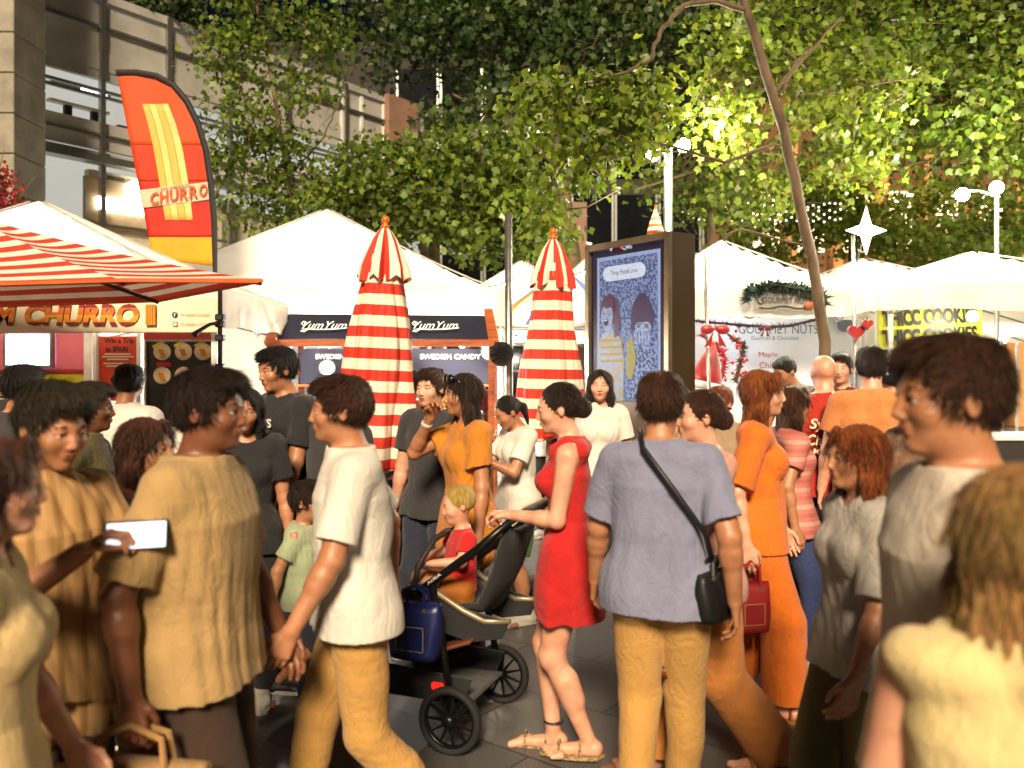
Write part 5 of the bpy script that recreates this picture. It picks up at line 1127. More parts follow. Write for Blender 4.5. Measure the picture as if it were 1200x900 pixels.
            Hf.cap(gg(0, .25, .0), gg(0, .30, -.9), .34 * hh, .30 * hh, .03, flat=(HR_ @ V3(0, 1, 0), .55)); Hf.cap(gg(0, .30, -.9), gg(0, .30, -Ln), .30 * hh, .17 * hh, .03, flat=(HR_ @ V3(0, 1, 0), .5))
            for s in (-1, 1):
                Hf.cap(gg(.27 * s, -.08, .28), gg(.36 * s, .02, -.35), .10 * hh, .11 * hh, .03); Hf.cap(gg(.36 * s, .02, -.35), gg(.33 * s, -.02, -Ln * .85), .11 * hh, .05 * hh, .03)
            Hf.ell(gg(0, -.44, -.10), r3(.235, .28, .46), .02, HR_, op='sub')
            for s in (-1, 1): Hf.cap(gg(.05 * s, -.30, .46), gg(.27 * s, -.26, .16), .05 * hh, .05 * hh, .02)
        # local strands around the head axis
        sv = Hf.lo.copy(); Hf.lo = (Hf.lo - hc).astype(np.float32); Hf.strands(.0045 * hh / .22, seed % 7, 34); Hf.lo = sv
        ho = Hf.mesh('hair', HR[hcName], o)
        if Y < 7.5 and ho: fringe(ho, hc, HR_, hh, hs, HR[hcName], Y, seed)
    # ---- clothing
    gr = (.0075 if not child else .0125) * H * (1.5 if fat > 1.12 else 1); kind, tm = top[0], top[1]; sl = top[2] if len(top) > 2 else None; bk, bm = bottom[0], bottom[1]
    loose = fat * (1 if f else 1.0)
    if kind != 'none':
        Fc = Field(lo, hi, vox); hem = {'tee': .475, 'crop': .60, 'tank': .50, 'dress': .37, 'long': .475, 'jump': .475, 'sweater': .47}[kind]
        if child: hem = hem * .93
        ex = 2.5; rg = [(z, cx, cy, rx + gr * (1.1 + 1.2 * max(0, (.8 - z / H) / .3)), ry + gr * (1.1 + 1.3 * max(0, (.8 - z / H) / .3))) for (z, cx, cy, rx, ry) in rr if z > hem * H]
        if kind == 'dress':
            rg = [(z, cx, cy, rx + gr * (.7 + .9 * (z < .60 * H)), ry + gr * (.8 + .9 * (z < .60 * H))) for (z, cx, cy, rx, ry) in rr if z > .5 * H]; lowr = (hem * H, 0, .004 * H, .118 * H, .092 * H); rg = [lowr, (.44 * H, 0, .004 * H, .112 * H, .085 * H)] + rg
        else:
            z0, cx, cy, rx, ry = rg[0]; rg = [(hem * H, cx, cy, rx * 1.05, ry * 1.07)] + rg
        rg[-1] = (rg[-1][0], rg[-1][1], rg[-1][2], rg[-1][3] * 1.02, rg[-1][4] * 1.02)
        zclip = hem * H
        Fc.loft(rg, .02, 2.4, fold=.035 if kind == 'dress' else .012)
        if f: 
            for s in (-1, 1): Fc.ell((s * .038 * H, sy(.73 * H) - .045 * H, .725 * H), (.040 * H, .037 * H, .040 * H), .035)
        for i, s in enumerate((-1, 1)):
            Fc.ell(sh[i] + V3(-s * sw * .45, .02 * H, .008 * H), (.055 * H, .036 * H, .028 * H), .03)
            if hem < .55: Fc.ell(hp[i] + V3(0, .03 * H, 0), (.061 * H, .057 * H, .060 * H), .03); Fc.cap(hp[i] + V3(0, 0, .03 * H), hp[i] + (kn[i] - hp[i]) * .3, .069 * H * fat, .070 * H * fat, .03)
            if kind == 'dress': Fc.cap(hp[i], hp[i] + (kn[i] - hp[i]) * .55, .062 * H, .058 * H, .03, cut=True)
        frac = {'tee': .62, 'crop': .5, 'tank': 0, 'dress': 0, 'long': 2, 'jump': .5, 'sweater': 2}[kind] if sl is None else sl
        for i, s in enumerate((-1, 1)):
            if frac > 0:
                Fc.ell(sh[i] + V3(-s * .014 * H, 0, -.002 * H), (.045 * H, .042 * H, (.038 if not child else .044) * H), .04); e = sh[i] + (el[i] - sh[i]) * min(frac, 1); Fc.cap(sh[i] - V3(0, 0, .004 * H), e, .038 * H, (.042 if frac <= 1 else .032) * H, .02, cut=frac <= 1)
                if frac > 1: Fc.cap(el[i], el[i] + (wr[i] - el[i]) * .94, .033 * H, .0235 * H, .015, cut=True)
            else:
                for a_ in (-.025, .02): Fc.cap(V3(s * sw * .55, sy(shz) + a_ * H, shz + .004 * H), V3(s * sw * .55, sy(shz), shz + .02 * H), .026 * H, .02 * H, .02)
        Fc.D = np.maximum(Fc.D, (zclip - (Fc.lo[2] + Fc.v * np.arange(Fc.n[2])))[None, None, :].astype(np.float32)) if frac <= 1 and not (R or L) else Fc.D
        neckR = (.036 if not f else .040) * H
        Fc.cap(nb + V3(0, -.008 * H, -.004 * H), nb + V3(0, -.02 * H, .06 * H), neckR, neckR * 1.2, .006, op='sub')
        if f and kind in ('tank', 'dress', 'crop'): Fc.ell((0, sy(.82 * H) - .055 * H, .835 * H), (.05 * H, .05 * H, .045 * H), .008, op='sub')
        amp = {'dress': .006, 'sweater': .008}.get(kind, .0085) * H / 1.7; Fc.folds(amp, seed)
        Fc.mesh({'dress': 'dress', 'sweater': 'sweater', 'tank': 'sleeveless_top'}.get(kind, 'shirt'), tm, o)
    if bk != 'none':
        gr = min(gr, .0075 * H); Fp = Field(lo, hi, vox); rg = [(z, cx, cy, rx + gr * .9, ry + gr * .9) for (z, cx, cy, rx, ry) in rr if z < .61 * H]; Fp.loft(rg, .02, 2.3)
        hemf = {'trousers': .93, 'shorts': .05, 'miniskirt': 0, 'wide': .95, 'leggings': .95}[bk]; rad = {'trousers': (.062, .046, .036), 'shorts': (.064, .056, .05), 'wide': (.066, .060, .064), 'leggings': (.056, .038, .025), 'miniskirt': (.06, .05, .05)}[bk]
        for i, s in enumerate((-1, 1)):
            if bk == 'shorts': Fp.cap(hp[i], hp[i] + (kn[i] - hp[i]) * .88, rad[0] * H, rad[1] * H, .02, cut=True)
            else:
                Fp.cap(hp[i], kn[i], rad[0] * H, rad[1] * H, .02); Fp.cap(kn[i], kn[i] + (feet[i] - kn[i]) * hemf, rad[1] * H, rad[2] * H, .02, cut=True)
            Fp.ell(hp[i] + V3(0, .03 * H, .0), (.059 * H, .055 * H, .059 * H), .03)
        Fp.folds(.0075 * H / 1.7, seed + 5, (6, 6, 8)); Fp.mesh({'trousers': 'trousers', 'wide': 'wide_trousers', 'shorts': 'shorts', 'leggings': 'leggings', 'miniskirt': 'skirt'}[bk], bm, o)
    if shoe:
        kind2, sm = shoe
        for i, s in enumerate((-1, 1)):
            a = feet[i]; zf = a[2] - .042 * H
            if kind2 == 'sandal':
                mb = MB(); pts = [(.045, .02), (.05, -.03), (.04, -.08), (.01, -.125), (-.02, -.12), (-.03, -.06), (-.03, .02), (0, .045)]
                mb.poly([Vector((a[0] + s * (px_ * .62) * H + s * .004 * H, a[1] + py_ * H, zf + .006)) for px_, py_ in pts], (0, 0, 1), .014); so_ = mb.build('sandal', sm, o)
                for yy in (-.02, -.075): mb = MB(); mb.tube([Vector((a[0] + s * q * H, a[1] + yy * H, zf + z_ * H)) for q, z_ in ((-.028, .012), (-.02, .030), (.006, .040), (.028, .030), (.034, .010))], .006, 6); mb.build('strap', sm, so_)
                continue
            Fs = Field(a - V3(.06 * H, .15 * H, .05 * H), a + V3(.06 * H, .08 * H, .05 * H), max(vox * .8, .004))
            Fs.cap(a + V3(0, .018 * H, -.018 * H), a + V3(0, -.085 * H, -.024 * H), .029 * H, .023 * H, .02); Fs.cap(a + V3(0, -.08 * H, -.026 * H), a + V3(-s * .004 * H, -.118 * H, -.029 * H), .024 * H, .016 * H, .015)
            Fs.cap(a + V3(0, .006 * H, -.02 * H), a + V3(0, .004 * H, .012 * H), .030 * H, .025 * H, .01, cut=True)
            if zf < .02: Fs.D = np.maximum(Fs.D, (.006 - (Fs.lo[2] + Fs.v * np.arange(Fs.n[2])))[None, None, :].astype(np.float32))
            sh_ = Fs.mesh('shoe', sm, o)
            if sh_: 
                mb = MB(); pts = [(-.026, .03), (-.030, -.03), (-.031, -.08), (-.02, -.128), (.0, -.138), (.02, -.128), (.032, -.08), (.028, -.03), (.024, .03), (0, .05)]
                mb.poly([Vector((a[0] + px_ * H, a[1] + py_ * H, zf + .010)) for px_, py_ in pts], (0, 0, 1), .018); mb.build('sole', sole, sh_)
    o['_d'] = 0; del o['_d']
    def toW(p): return o.matrix_basis @ Vector(p)
    o.rotation_mode = 'XYZ'; 
    return o, dict(H=H, hc=hc, HR=HR_, hh=hh, wr=wr, el=el, sh=sh, feet=feet, kn=kn, rr=rr, sy=sy, W=lambda p: Matrix.Translation((x_, Y, 0)) @ Matrix.Rotation(math.radians(yaw), 4, 'Z') @ Vector(p))
# ---------------------------------------------------------------- wardrobe
W_ = cl('white', '#d4cfc4', '#c2bcb0'); CR = cl('cream', '#c2a876', '#b09766'); BL = cl('black', '#17171a'); BR = stripes_mat('cloth_rust_check', ['#6e3a1e', '#5a2e18', '#7a4424'], .035, axis='Z', transl=0); BG = cl('beige', '#a88a58', '#977a4c'); KH = cl('khaki', '#b88c46', '#a67c3c')
DB = cl('dark_brown_trouser', '#3a2414'); NV = cl('navy', '#1c2233'); OR = cl('orange', '#cf6a0c', '#bb5c08'); RD = cl('red_dress', '#b60a08', '#a00806'); RT = cl('red_tee', '#a82410', '#961e0c'); GB = cl('grey_blue', '#7c7f96', '#6c6f88'); PK = cl('pink', '#c08a78', '#b07c6c')
PE = cl('peach', '#cf8248', '#bb723c'); LI = stripes_mat('cloth_lilac_stripe', ['#b494b4', '#8c6c94'], .05, axis='Z', transl=0); GN = cl('green', '#2e6a20'); MI = cl('mint', '#9aa482', '#8a9474'); CH_ = cl('charcoal', '#2e2c2e'); OL = cl('olive', '#5a5020', '#4a421a'); LM = cl('light_yellow', '#d8c48c', '#c8b47c')
MU = cl('mustard', '#c07814', '#a8680e'); TN = stripes_mat('cloth_tan_stripe', ['#b08a58', '#a88250', '#94703f', '#b08a58'], .07, axis='X', transl=0); GY = cl('grey_camo', '#8c8478', '#4e463c', 14); KN = cl('knit_brown_grey', '#8a6a50', '#6a4a38', 30)
BS = M('shoe_black', '#101012', .5); WS = M('shoe_white', '#c8c2b4', .5); LB = M('leather_tan', '#9a5c24', .45); leopard = M('leopard_strap', '#b89a6a', .5, '#1c120a', 60)
ped = ('shoe', BS); pew = ('shoe', WS)

# ---------------------------------------------------------------- the people; column, distance, height, heading
woman, wi = person(666, 3.78, 1.67, -97, 'person in a short sleeveless red dress holding the handle of the pushchair', 'f', 'fair', ('lowbun', 'dark'), ('dress', RD), ('none', None), ('sandal', leopard),
    R=(-.19, -.09, .63, (-.5, .8, -.4)), L=(.03, -.15, .635, (.5, .9, -.3)), head=(4, 8), curl=(.75, .75), spread=.04, group=None, vox=.0045, walk=.28, seed=3)
fm_, fmi = person(48, 2.35, 1.70, 62, 'person in tan T-shirt raising a phone at the left edge', 'm', 'tan', ('short', 'olive'), ('tee', TN), ('trousers', DB), ped, R=(-.05, -.17, .735), L=(.05, -.17, .725), head=(0, 12), curl=(.7, .7), seed=9)
person(148, 5.3, 1.75, 172, 'person with black hair and white T-shirt facing the Win a Trip poster', 'm', 'tan', ('short', 'black'), ('tee', W_), ('trousers', NV), ped, head=(10, 8), face=False)
pm_, pmi = person(165, 2.95, 1.56, 80, 'person in rust brown top with long hair carrying a white plastic bag', 'f', 'tan', ('long', 'brown'), ('tee', BR), ('wide', BR), pew, R=(-.10, -.16, .66), curl=(.8, .4), walk=.6)
bm_, bmi = person(236, 2.45, 1.73, 84, 'large person in loose beige T-shirt and brown trousers walking right', 'm', 'brown', ('short', 'dark'), ('tee', BG, .8), ('trousers', DB), ped, walk=.45, fat=1.14)
person(287, 4.35, 1.63, 12, 'person with long black hair and black top looking at the camera', 'f', 'tan', ('long', 'black'), ('tee', BL), ('trousers', BL), pew, head=(0, 6, 3), vox=.0048)
mt, mi = person(334, 4.9, 1.85, -38, 'tall person in black T-shirt and navy shorts looking down to the left', 'm', 'tan', ('short', 'black'), ('tee', BL, .72), ('shorts', NV), ped, L=(.10, -.10, .50), curl=(.4, .8), head=(-8, 8), vox=.0052)
person(357, 4.3, 1.16, 80, 'child in pale mint T-shirt walking between taller people', 'm', 'tan', ('short', 'dark'), ('tee', MI), ('shorts', NV), ped, child=True, walk=.8)
person(393, 4.75, 1.68, 150, 'person in charcoal shirt seen from behind beside the left parasol', 'm', 'tan', ('short', 'black'), ('tee', CH_), ('trousers', CH_), ped, face=False)
person(418, 3.0, 1.70, -78, 'person in white shirt and yellow khaki trousers striding left in the foreground', 'm', 'tan', ('short', 'brown'), ('tee', W_, .8), ('trousers', KH), ped, walk=.85, fat=1.1, lean=.05)
kw_, ki = person(548, 4.62, 1.70, -66, 'person with very long brown hair and mustard top touching the lips', 'f', 'tan', ('verylong', 'dark'), ('tee', MU), ('trousers', DB), pew, R=(-.01, -.125, .845, (-.8, .1, -1)), head=(-4, 2), curl=(.5, .4), vox=.0048)
person(508, 5.15, 1.72, -30, 'person with brown hair and dark grey shirt left of the mustard top', 'm', 'fair', ('short', 'brown'), ('tee', CH_), ('trousers', NV), ped)
person(480, 6.9, 1.70, 170, 'person in peach shirt standing at the candy counter behind the left parasol', 'm', 'tan', ('short', 'dark'), ('tee', PE), ('trousers', NV), ped, face=False, lean=.06)
person(527, 11.2, 1.82, 10, 'distant person in yellow T-shirt and khaki trousers beyond the candy stall', 'm', 'tan', ('short', 'dark'), ('tee', cl('yellow', '#d8981c')), ('trousers', KH), pew, face=False)
person(553, 10.2, 1.72, 190, 'distant person in maroon shirt left of the fan pole', 'f', 'tan', ('bun', 'black'), ('tee', cl('maroon', '#7a1c1c')), ('trousers', NV), pew, face=False)
gl, gi = person(606, 5.75, 1.56, -62, 'person in white T-shirt and green shorts bending over something in the hands', 'f', 'tan', ('pony', 'black'), ('tee', W_, .7), ('shorts', GN), pew, R=(-.03, -.19, .72), L=(.05, -.19, .71), head=(0, 28), curl=(.8, .8))
person(626, 8.6, 1.74, -40, 'distant person in white blouse with black hair left of the right parasol', 'f', 'fair', ('long', 'black'), ('tee', W_), ('trousers', BL), pew, face=False)
person(640, 9.6, 1.86, 20, 'distant person in blue cap and pale shirt behind the right parasol', 'm', 'tan', ('short', 'olive'), ('tee', cl('pale_blue', '#8c9cc0')), ('trousers', KH), pew, face=False)
person(703, 6.15, 1.71, -8, 'person with long dark hair and white blouse facing the camera at the screen', 'f', 'fair', ('long', 'dark'), ('tee', W_), ('trousers', BL), pew, head=(2, -2), vox=.0052)
gm_, gmi = person(774, 3.2, 1.71, 165, 'person in grey blue shirt seen from behind right of the red dress', 'm', 'tan', ('short', 'brown'), ('tee', GB, .8), ('trousers', KH), ped, fat=1.05, walk=.5, face=False)
hm_, hmi = person(826, 3.55, 1.64, -84, 'person in pink top and tan trousers walking left with a brown handbag', 'f', 'fair', ('lowbun', 'brown'), ('tee', PK, .8), ('wide', cl('caramel', '#c07a34', '#ac6a2a')), ('sandal', LB), walk=.9)
om_, omi = person(888, 4.25, 1.72, 76, 'person in bright orange top and wide orange trousers with long auburn hair', 'f', 'fair', ('verylong', 'ginger'), ('tee', OR, .9), ('wide', OR), ('sandal', LB), walk=.45)
person(966, 5.7, 1.82, 176, 'bald person in red T-shirt with cream writing across the back', 'm', 'fair', ('bald', 'black'), ('tee', RT, .75), ('trousers', NV), ped, fat=1.15, face=False)
person(986, 6.8, 1.84, -30, 'person with dark hair and brown shirt just behind the bald person in red', 'm', 'fair', ('short', 'dark'), ('tee', cl('red_brown', '#6a2a1c')), ('trousers', NV), ped)
person(1021, 5.35, 1.86, 160, 'tall person in peach shirt below the red heart on the right', 'm', 'fair', ('short', 'dark'), ('tee', PE), ('trousers', DB), ped, face=False)
person(1046, 6.6, 1.76, 175, 'person with black hair and lilac shirt in front of the yellow banner', 'm', 'tan', ('short', 'black'), ('tee', LI), ('trousers', NV), ped, face=False)
person(1086, 3.75, 1.72, -72, 'person with dark bun and knitted brown sweater facing left on the right side', 'f', 'tan', ('bun', 'dark'), ('sweater', KN), ('trousers', DB), ped, head=(-6, 0), vox=.0048)
person(936, 7.6, 1.84, -62, 'stall attendant in grey patterned T-shirt looking down at the nut counter', 'm', 'tan', ('short', 'black'), ('tee', GY), ('trousers', BL), ped, head=(0, 25), L=(.1, -.22, .62), R=(-.1, -.2, .6), lean=.12, cat='person')
person(1062, 8.4, 1.74, 10, 'distant person in black shirt beneath the yellow banner', 'm', 'brown', ('short', 'black'), ('tee', BL), ('trousers', BL), ped, face=False)
person(1128, 1.72, 1.80, -92, 'near person in white T-shirt with brown hair passing on the right', 'm', 'tan', ('short', 'brown'), ('tee', cl('warm_white', '#cfc4b4', '#bfb2a0'), .9), ('trousers', OL), ped, walk=.8, fat=1.12, vox=.004)
person(1010, 2.75, 1.55, -80, 'shorter person in pale grey top and olive green trousers walking left', 'f', 'tan', ('long', 'ginger'), ('tee', cl('pale_grey', '#a8a298'), .9), ('wide', OL), ped, walk=.7)
person(1195, 1.2, 1.60, 140, 'near person in cream yellow dress at the right edge of the picture', 'f', 'fair', ('long', 'blonde'), ('dress', LM), ('wide', LM), ('sandal', LB), walk=.2, vox=.004)
lm_, lmi = person(-25, 1.75, 1.60, 110, 'near person in cream shirt cut off by the left edge', 'f', 'fair', ('long', 'brown'), ('tee', CR, .9), ('wide', cl('burnt_orange', '#a04c14', '#8a3e0e')), pew, walk=.6, vox=.004)
person(22, 4.6, 1.74, 150, 'person in grey shirt behind the raised phone near the churro window', 'm', 'tan', ('short', 'black'), ('tee', CH_), ('trousers', NV), ped, face=False)
person(100, 3.9, 1.66, 100, 'person in dark olive shirt between the phone holder and the churro poster', 'm', 'brown', ('short', 'olive'), ('tee', OL), ('trousers', DB), ped, walk=.6)
person(790, 4.9, 1.62, -70, 'person in tan top standing between the screen and the orange outfit', 'f', 'tan', ('bun', 'dark'), ('tee', TN), ('trousers', NV), ped)
person(845, 5.6, 1.60, -40, 'person in pale brown shirt below the big red bow', 'm', 'fair', ('short', 'ginger'), ('tee', cl('pale_brown', '#9c8468')), ('trousers', NV), ped)
person(925, 4.9, 1.62, 95, 'person in rose pink shirt in front of the red T-shirt', 'f', 'tan', ('long', 'brown'), ('tee', stripes_mat('cloth_rose_stripe', ['#b0685c', '#c08a7c', '#b0685c', '#a45a50'], .09, axis='Z', transl=0)), ('trousers', cl('denim', '#2c3c6a')), pew, walk=.5)

# writing on clothes, worn items
def chest_text(o, info, s, w, h, mat, z=.74, back=False, ang=0, x=0):
    H = info['H']; zz = z * H; rg = np.array(info['rr']); ry = np.interp(zz, rg[:, 0], rg[:, 4]); sgn = 1 if back else -1
    text('lettering', s, (x, sgn * (ry + .0125 * H + .018), zz), (-sgn, 0, ang), (0, 0, 1), w, h, mat, o, bold=.03, depth=.0)
chest_text(mt, mi, 'EGSS', .20, .05, MATS['white_print'], .755, x=-.02)
red_man = [o for o in bpy.data.objects if o.get('label', '').startswith('bald person')][0]
for k, (s, w_, h_, z_) in enumerate((('Sydney', .30, .085, 1.33), ('Christmas', .33, .07, 1.235), ('MARKETS', .26, .04, 1.16))):
    text('lettering', s, (0, .192, z_), (-1, 0, -.02), (0, 0, 1), w_, h_, MATS['cream_banner'], red_man, bold=.02, shear=.2)
# crossbody strap and bag of the tall person
mb = MB(); H = 1.85; mb.tube([(-.085, -.02, .845 * H), (-.06, -.115, .79 * H), (.04, -.145, .70 * H), (.13, -.125, .60 * H), (.165, -.03, .545 * H)], .011, 6); mb.build('bag_strap', BS, mt)
def bag(name, label, loc, size, mat, rz=0, handle=.16, cat='bag', strap=None):
    t = thing(name, label, cat, loc, rz); w, d, h = size; mb = MB(); n = 10; prof = []
    v = []; f = []
    for i in range(9):
        s = i / 8; ww = w * (.92 + .16 * math.sin(math.pi * s * .8)) / 2; dd = d * (1 - .55 * s ** 2) / 2
        for k in range(20):
            a = 2 * math.pi * k / 20; ca, sa = math.cos(a), math.sin(a); q = (abs(ca) ** 4 + abs(sa) ** 4) ** -.25; v.append((ca * q * ww * (1 + .02 * math.sin(9 * a + 5 * s)), sa * q * dd, s * h + .01 * math.sin(3 * a + 2) * s))
    for i in range(8):
        for k in range(20): f.append((i * 20 + k, i * 20 + (k + 1) % 20, i * 20 + 20 + (k + 1) % 20, i * 20 + 20 + k))
    f.append(tuple(range(20))[::-1]); f.append(tuple(range(160, 180))); mesh_obj('body', v, f, mat, t, True)
    mb = MB(); mb.tube([(-w * .47, 0, h * .955), (-w * .2, 0, h * .985), (w * .2, 0, h * .985), (w * .47, 0, h * .955)], .005, 6); mb.build('zip', steel, t)
    mb = MB(); mb.box((0, -d * .44, h * .40), (w * .58, .012, h * .46), bev=.005); p_ = mb.build('pocket', mat, t)
    mb = MB()
    for (a, b) in (((-.28, .18), (.28, .18)), ((-.28, .62), (.28, .62)), ((-.28, .18), (-.28, .62)), ((.28, .18), (.28, .62))): mb.tube([(a[0] * w, -d * .44 - .008, a[1] * h), (b[0] * w, -d * .44 - .008, b[1] * h)], .0013, 4)
    mb.build('stitching', CR, p_)
    for s in (-1, 1):
        for sx in (-1, 1): mb = MB(); mb.lathe([(.008, -.002), (.012, -.002), (.012, .002), (.008, .002)], (sx * w * .25, s * d * .25, h * .9), 14, ax=(0, 1, 0)); mb.build('buckle', steel, t)
    for s in (-1, 1): mb = MB(); mb.tube([(-w * .25, s * d * .2, h * .93), (-w * .22, s * d * .15, h + handle * .7), (0, s * d * .08, h + handle), (w * .22, s * d * .15, h + handle * .7), (w * .25, s * d * .2, h * .93)], .009, 6); mb.build('handle', mat, t)
    return t
def hang(info, i, drop):        # the point below a hand where a thing held by it hangs
    p = V3(*info['wr'][i]); e = V3(*info['el'][i]); q = p + nrm(p - e) * .075; w = info['W'](q); w.z -= drop; return w
bag('tote_bag', 'cream canvas tote bag hanging from the hand at the bottom left corner', hang(lmi, 1, .30), (.34, .12, .2), cl('canvas', '#c8a878', '#b89868'), .3, .10)
bag('tote_bag', 'wide beige cloth bag carried by the large person in beige', hang(bmi, 0, .28), (.38, .14, .18), cl('beige_canvas', '#a8824c', '#8c6a3c'), -.05, .10)
bag('handbag', 'brown leather handbag carried by the person in pink', hang(hmi, 1, .26), (.26, .11, .17), M('leather_brown', '#5c2c12', .4), -.1, .09)
bag('shopping_bag', 'dark red paper shopping bag carried by the person in orange', hang(omi, 0, .33), (.18, .1, .22), M('red_paper', '#8a1410', .6), .2, .11)
sbg = bag('shoulder_bag', 'black shoulder bag on a strap against the grey blue shirt', gmi['W']((-.20, .02, .80)), (.26, .1, .17), BS, math.radians(165) + 1.2, .05)
mw = Matrix.Translation(sbg.location) @ Matrix.Rotation(math.radians(165) + 1.2, 4, 'Z'); inv = lambda q: mw.inverted() @ gmi['W'](q)
mb = MB(); mb.tube([inv(q) for q in ((-.20, .02, .97), (-.17, .13, 1.12), (-.06, .165, 1.28), (.05, .135, 1.42), (.075, .03, 1.475), (.06, -.10, 1.40), (-.06, -.16, 1.22), (-.19, -.05, .98))], .010, 6); mb.build('strap', BS, sbg, True)
# phone, plastic bag, small items in hands
ph = thing('phone', 'bright phone screen held up by the person in tan', 'phone', fmi['W']((V3(*fmi['wr'][0]) + V3(*fmi['wr'][1])) / 2 + V3(0, -.10, .05)), math.radians(18)); mb = MB(); mb.box((0, 0, 0), (.15, .009, .074), R=Matrix.Rotation(-.5, 3, 'X'), bev=.003); mb.build('case', black_pl, ph)
mb = MB(); mb.box((0, -.006, -.002), (.138, .004, .066), R=Matrix.Rotation(-.5, 3, 'X')); mb.build('screen', M('phone_screen', '#b8ccf0', .2, '#d8e4ff', 30, emit=.55, ecol=(.75, .85, 1)), ph)
pbg = thing('plastic_bag', 'white translucent plastic bag with something yellow in it', 'bag', hang(pmi, 0, .27)); plas = M('thin_plastic', '#d8ccb8', .25, '#b8a890', 12, transl=.5, bump=.8, bscale=20, alpha=.75)
mb = MB(); mb.lathe([(.02, -.02), (.075, .02), (.085, .08), (.06, .15), (.025, .22), (.012, .25), (.02, .30)], (0, 0, 0), 28, fn=lambda a, z: 1 + .10 * math.sin(5 * a + z * 20) + .05 * math.sin(11 * a)); mb.build('film', plas, pbg, True)
mb = MB(); mb.ball((.01, 0, .03), .035, 8, (1.2, .9, .8)); mb.tube([(0, 0, -.02), (-.005, 0, -.09)], .006, 5); mb.build('snack', MATS['flag_yellow'], pbg, True)
cpw = mi['W'](mi['wr'][1] + V3(.0, -.03, -.09)); cp_ = thing('phone', 'white phone in the lowered hand of the tall person in black', 'phone', cpw); mb = MB(); mb.box((0, 0, 0), (.075, .012, .15), R=Matrix.Rotation(.9, 3, 'Y'), bev=.004); mb.build('case', white_paint, cp_); mb = MB(); mb.box((0, -.008, 0), (.066, .003, .135), R=Matrix.Rotation(.9, 3, 'Y')); mb.build('screen', glass_dark, cp_)
bk_ = thing('leaflet', 'white folded leaflet held by the person in green shorts', 'leaflet', gi['W']((gi['wr'][0] + gi['wr'][1]) / 2 + V3(0, -.09, .0))); mb = MB(); mb.box((-.06, 0, 0), (.12, .004, .17), R=Matrix.Rotation(.3, 3, 'X') @ Matrix.Rotation(.2, 3, 'Z')); mb.build('page', white_paint, bk_); mb = MB(); mb.box((.06, 0, 0), (.12, .004, .17), R=Matrix.Rotation(.3, 3, 'X') @ Matrix.Rotation(-.2, 3, 'Z')); mb.build('page', white_paint, bk_)
# sunglasses on the head and watch of the person in mustard
g = lambda x, y, z: Vector(ki['hc'] + ki['HR'] @ (V3(x, y, z) * ki['hh'])); mb = MB()
for s in (-1, 1): mb.ball(g(.17 * s, -.33, .42), .035, 8, (1, .6, .7)); mb.tube([g(.3 * s, -.28, .42), g(.36 * s, .1, .2)], .004, 5)
mb.tube([g(-.06, -.36, .43), g(.06, -.36, .43)], .005, 5); mb.build('sunglasses', MATS['dark_window_glass'], kw_, True)
w0 = Vector(ki['wr'][0]); dd = (Vector(ki['el'][0]) - w0).normalized(); mb = MB(); mb.lathe([(.027, -.012), (.031, -.008), (.031, .008), (.027, .012)], w0 + dd * .04, 18, ax=dd); mb.build('watch', WS, kw_, True)
w0 = Vector(wi['feet'][0]); mb = MB(); mb.lathe([(.043, -.003), (.046, 0), (.043, .004)], w0 + Vector((0, 0, .05)), 18, fn=lambda a, z: 1); mb.build('ankle_band', BS, woman)
g = lambda x, y, z: Vector(wi['hc'] + wi['HR'] @ (V3(x, y, z) * wi['hh'])); mb = MB(); mb.lathe([(.034, -.012), (.042, 0), (.034, .012)], g(0, .40, -.04), 16, ax=Vector(wi['HR'] @ V3(0, 1, -.1))); mb.build('hair_tie', GB, woman, True)

# ---------------------------------------------------------------- pushchair
M0 = Vector((-.165, 4.06, 0)); hv_ = Vector((-.936, .353, 0)); sv_ = Vector((.353, .936, 0))
pc = thing('pushchair', 'black three spoked-wheel pushchair pushed by the person in red', 'pushchair', M0, math.atan2(.353, -.936))
pc['label'] = 'black pushchair with spoked wheels and blue bag, pushed by the person in red'
# local frame: +x forward, +y towards the camera side is -side
def L_(f_, s_, z): return Vector((f_, -s_, z))           # s_>0 = far side
tubem = M('black_anodised_tube', '#1a1a1b', .3, metal=.6); gripm = M('grip_leather', '#2a2624', .6, bump=.3); rub = M('tyre_rubber', '#121212', .8, bump=.3); beige = M('beige_frame', '#8a7c64', .35, metal=.4)
fabk = cl('black_fabric', '#141415')
def wheel(c, R, w, nsp, yaw=0):
    mb = MB(); prof = []; 
    for k in range(11): a = math.pi * k / 10; prof.append((R - .016 + .016 * math.sin(a), -w / 2 * math.cos(a)))
    mb.lathe([(R - .030, -w * .3)] + prof + [(R - .030, w * .3)], c, 40, ax=(0, 1, 0)); mb.f = mb.f[:-2]; t = mb.build('wheel', rub, pc, True)
    mb = MB(); mb.lathe([(R - .040, -.010), (R - .026, -.012), (R - .026, .012), (R - .040, .010), (R - .040, -.010)], c, 40, ax=(0, 1, 0)); mb.f = mb.f[:-2]; mb.build('rim', tubem, t, True)
    for k in range(nsp):
        a = 2 * math.pi * k / nsp; u = Vector((math.cos(a), 0, math.sin(a))); q = Vector((-math.sin(a), 0, math.cos(a))); mb = MB(); mb.poly([c + u * .02 - q * .007, c + u * (R - .03) - q * .004, c + u * (R - .03) + q * .004, c + u * .02 + q * .007], (0, 1, 0), .012); mb.build('spoke', tubem, t)
    mb = MB(); mb.lathe([(.012, -.035), (.030, -.028), (.032, 0), (.030, .028), (.012, .035)], c, 18, ax=(0, 1, 0)); mb.build('hub', tubem, t, True)
for s in (-1, 1): wheel(L_(0, s * .31, .15), .15, .048, 11)
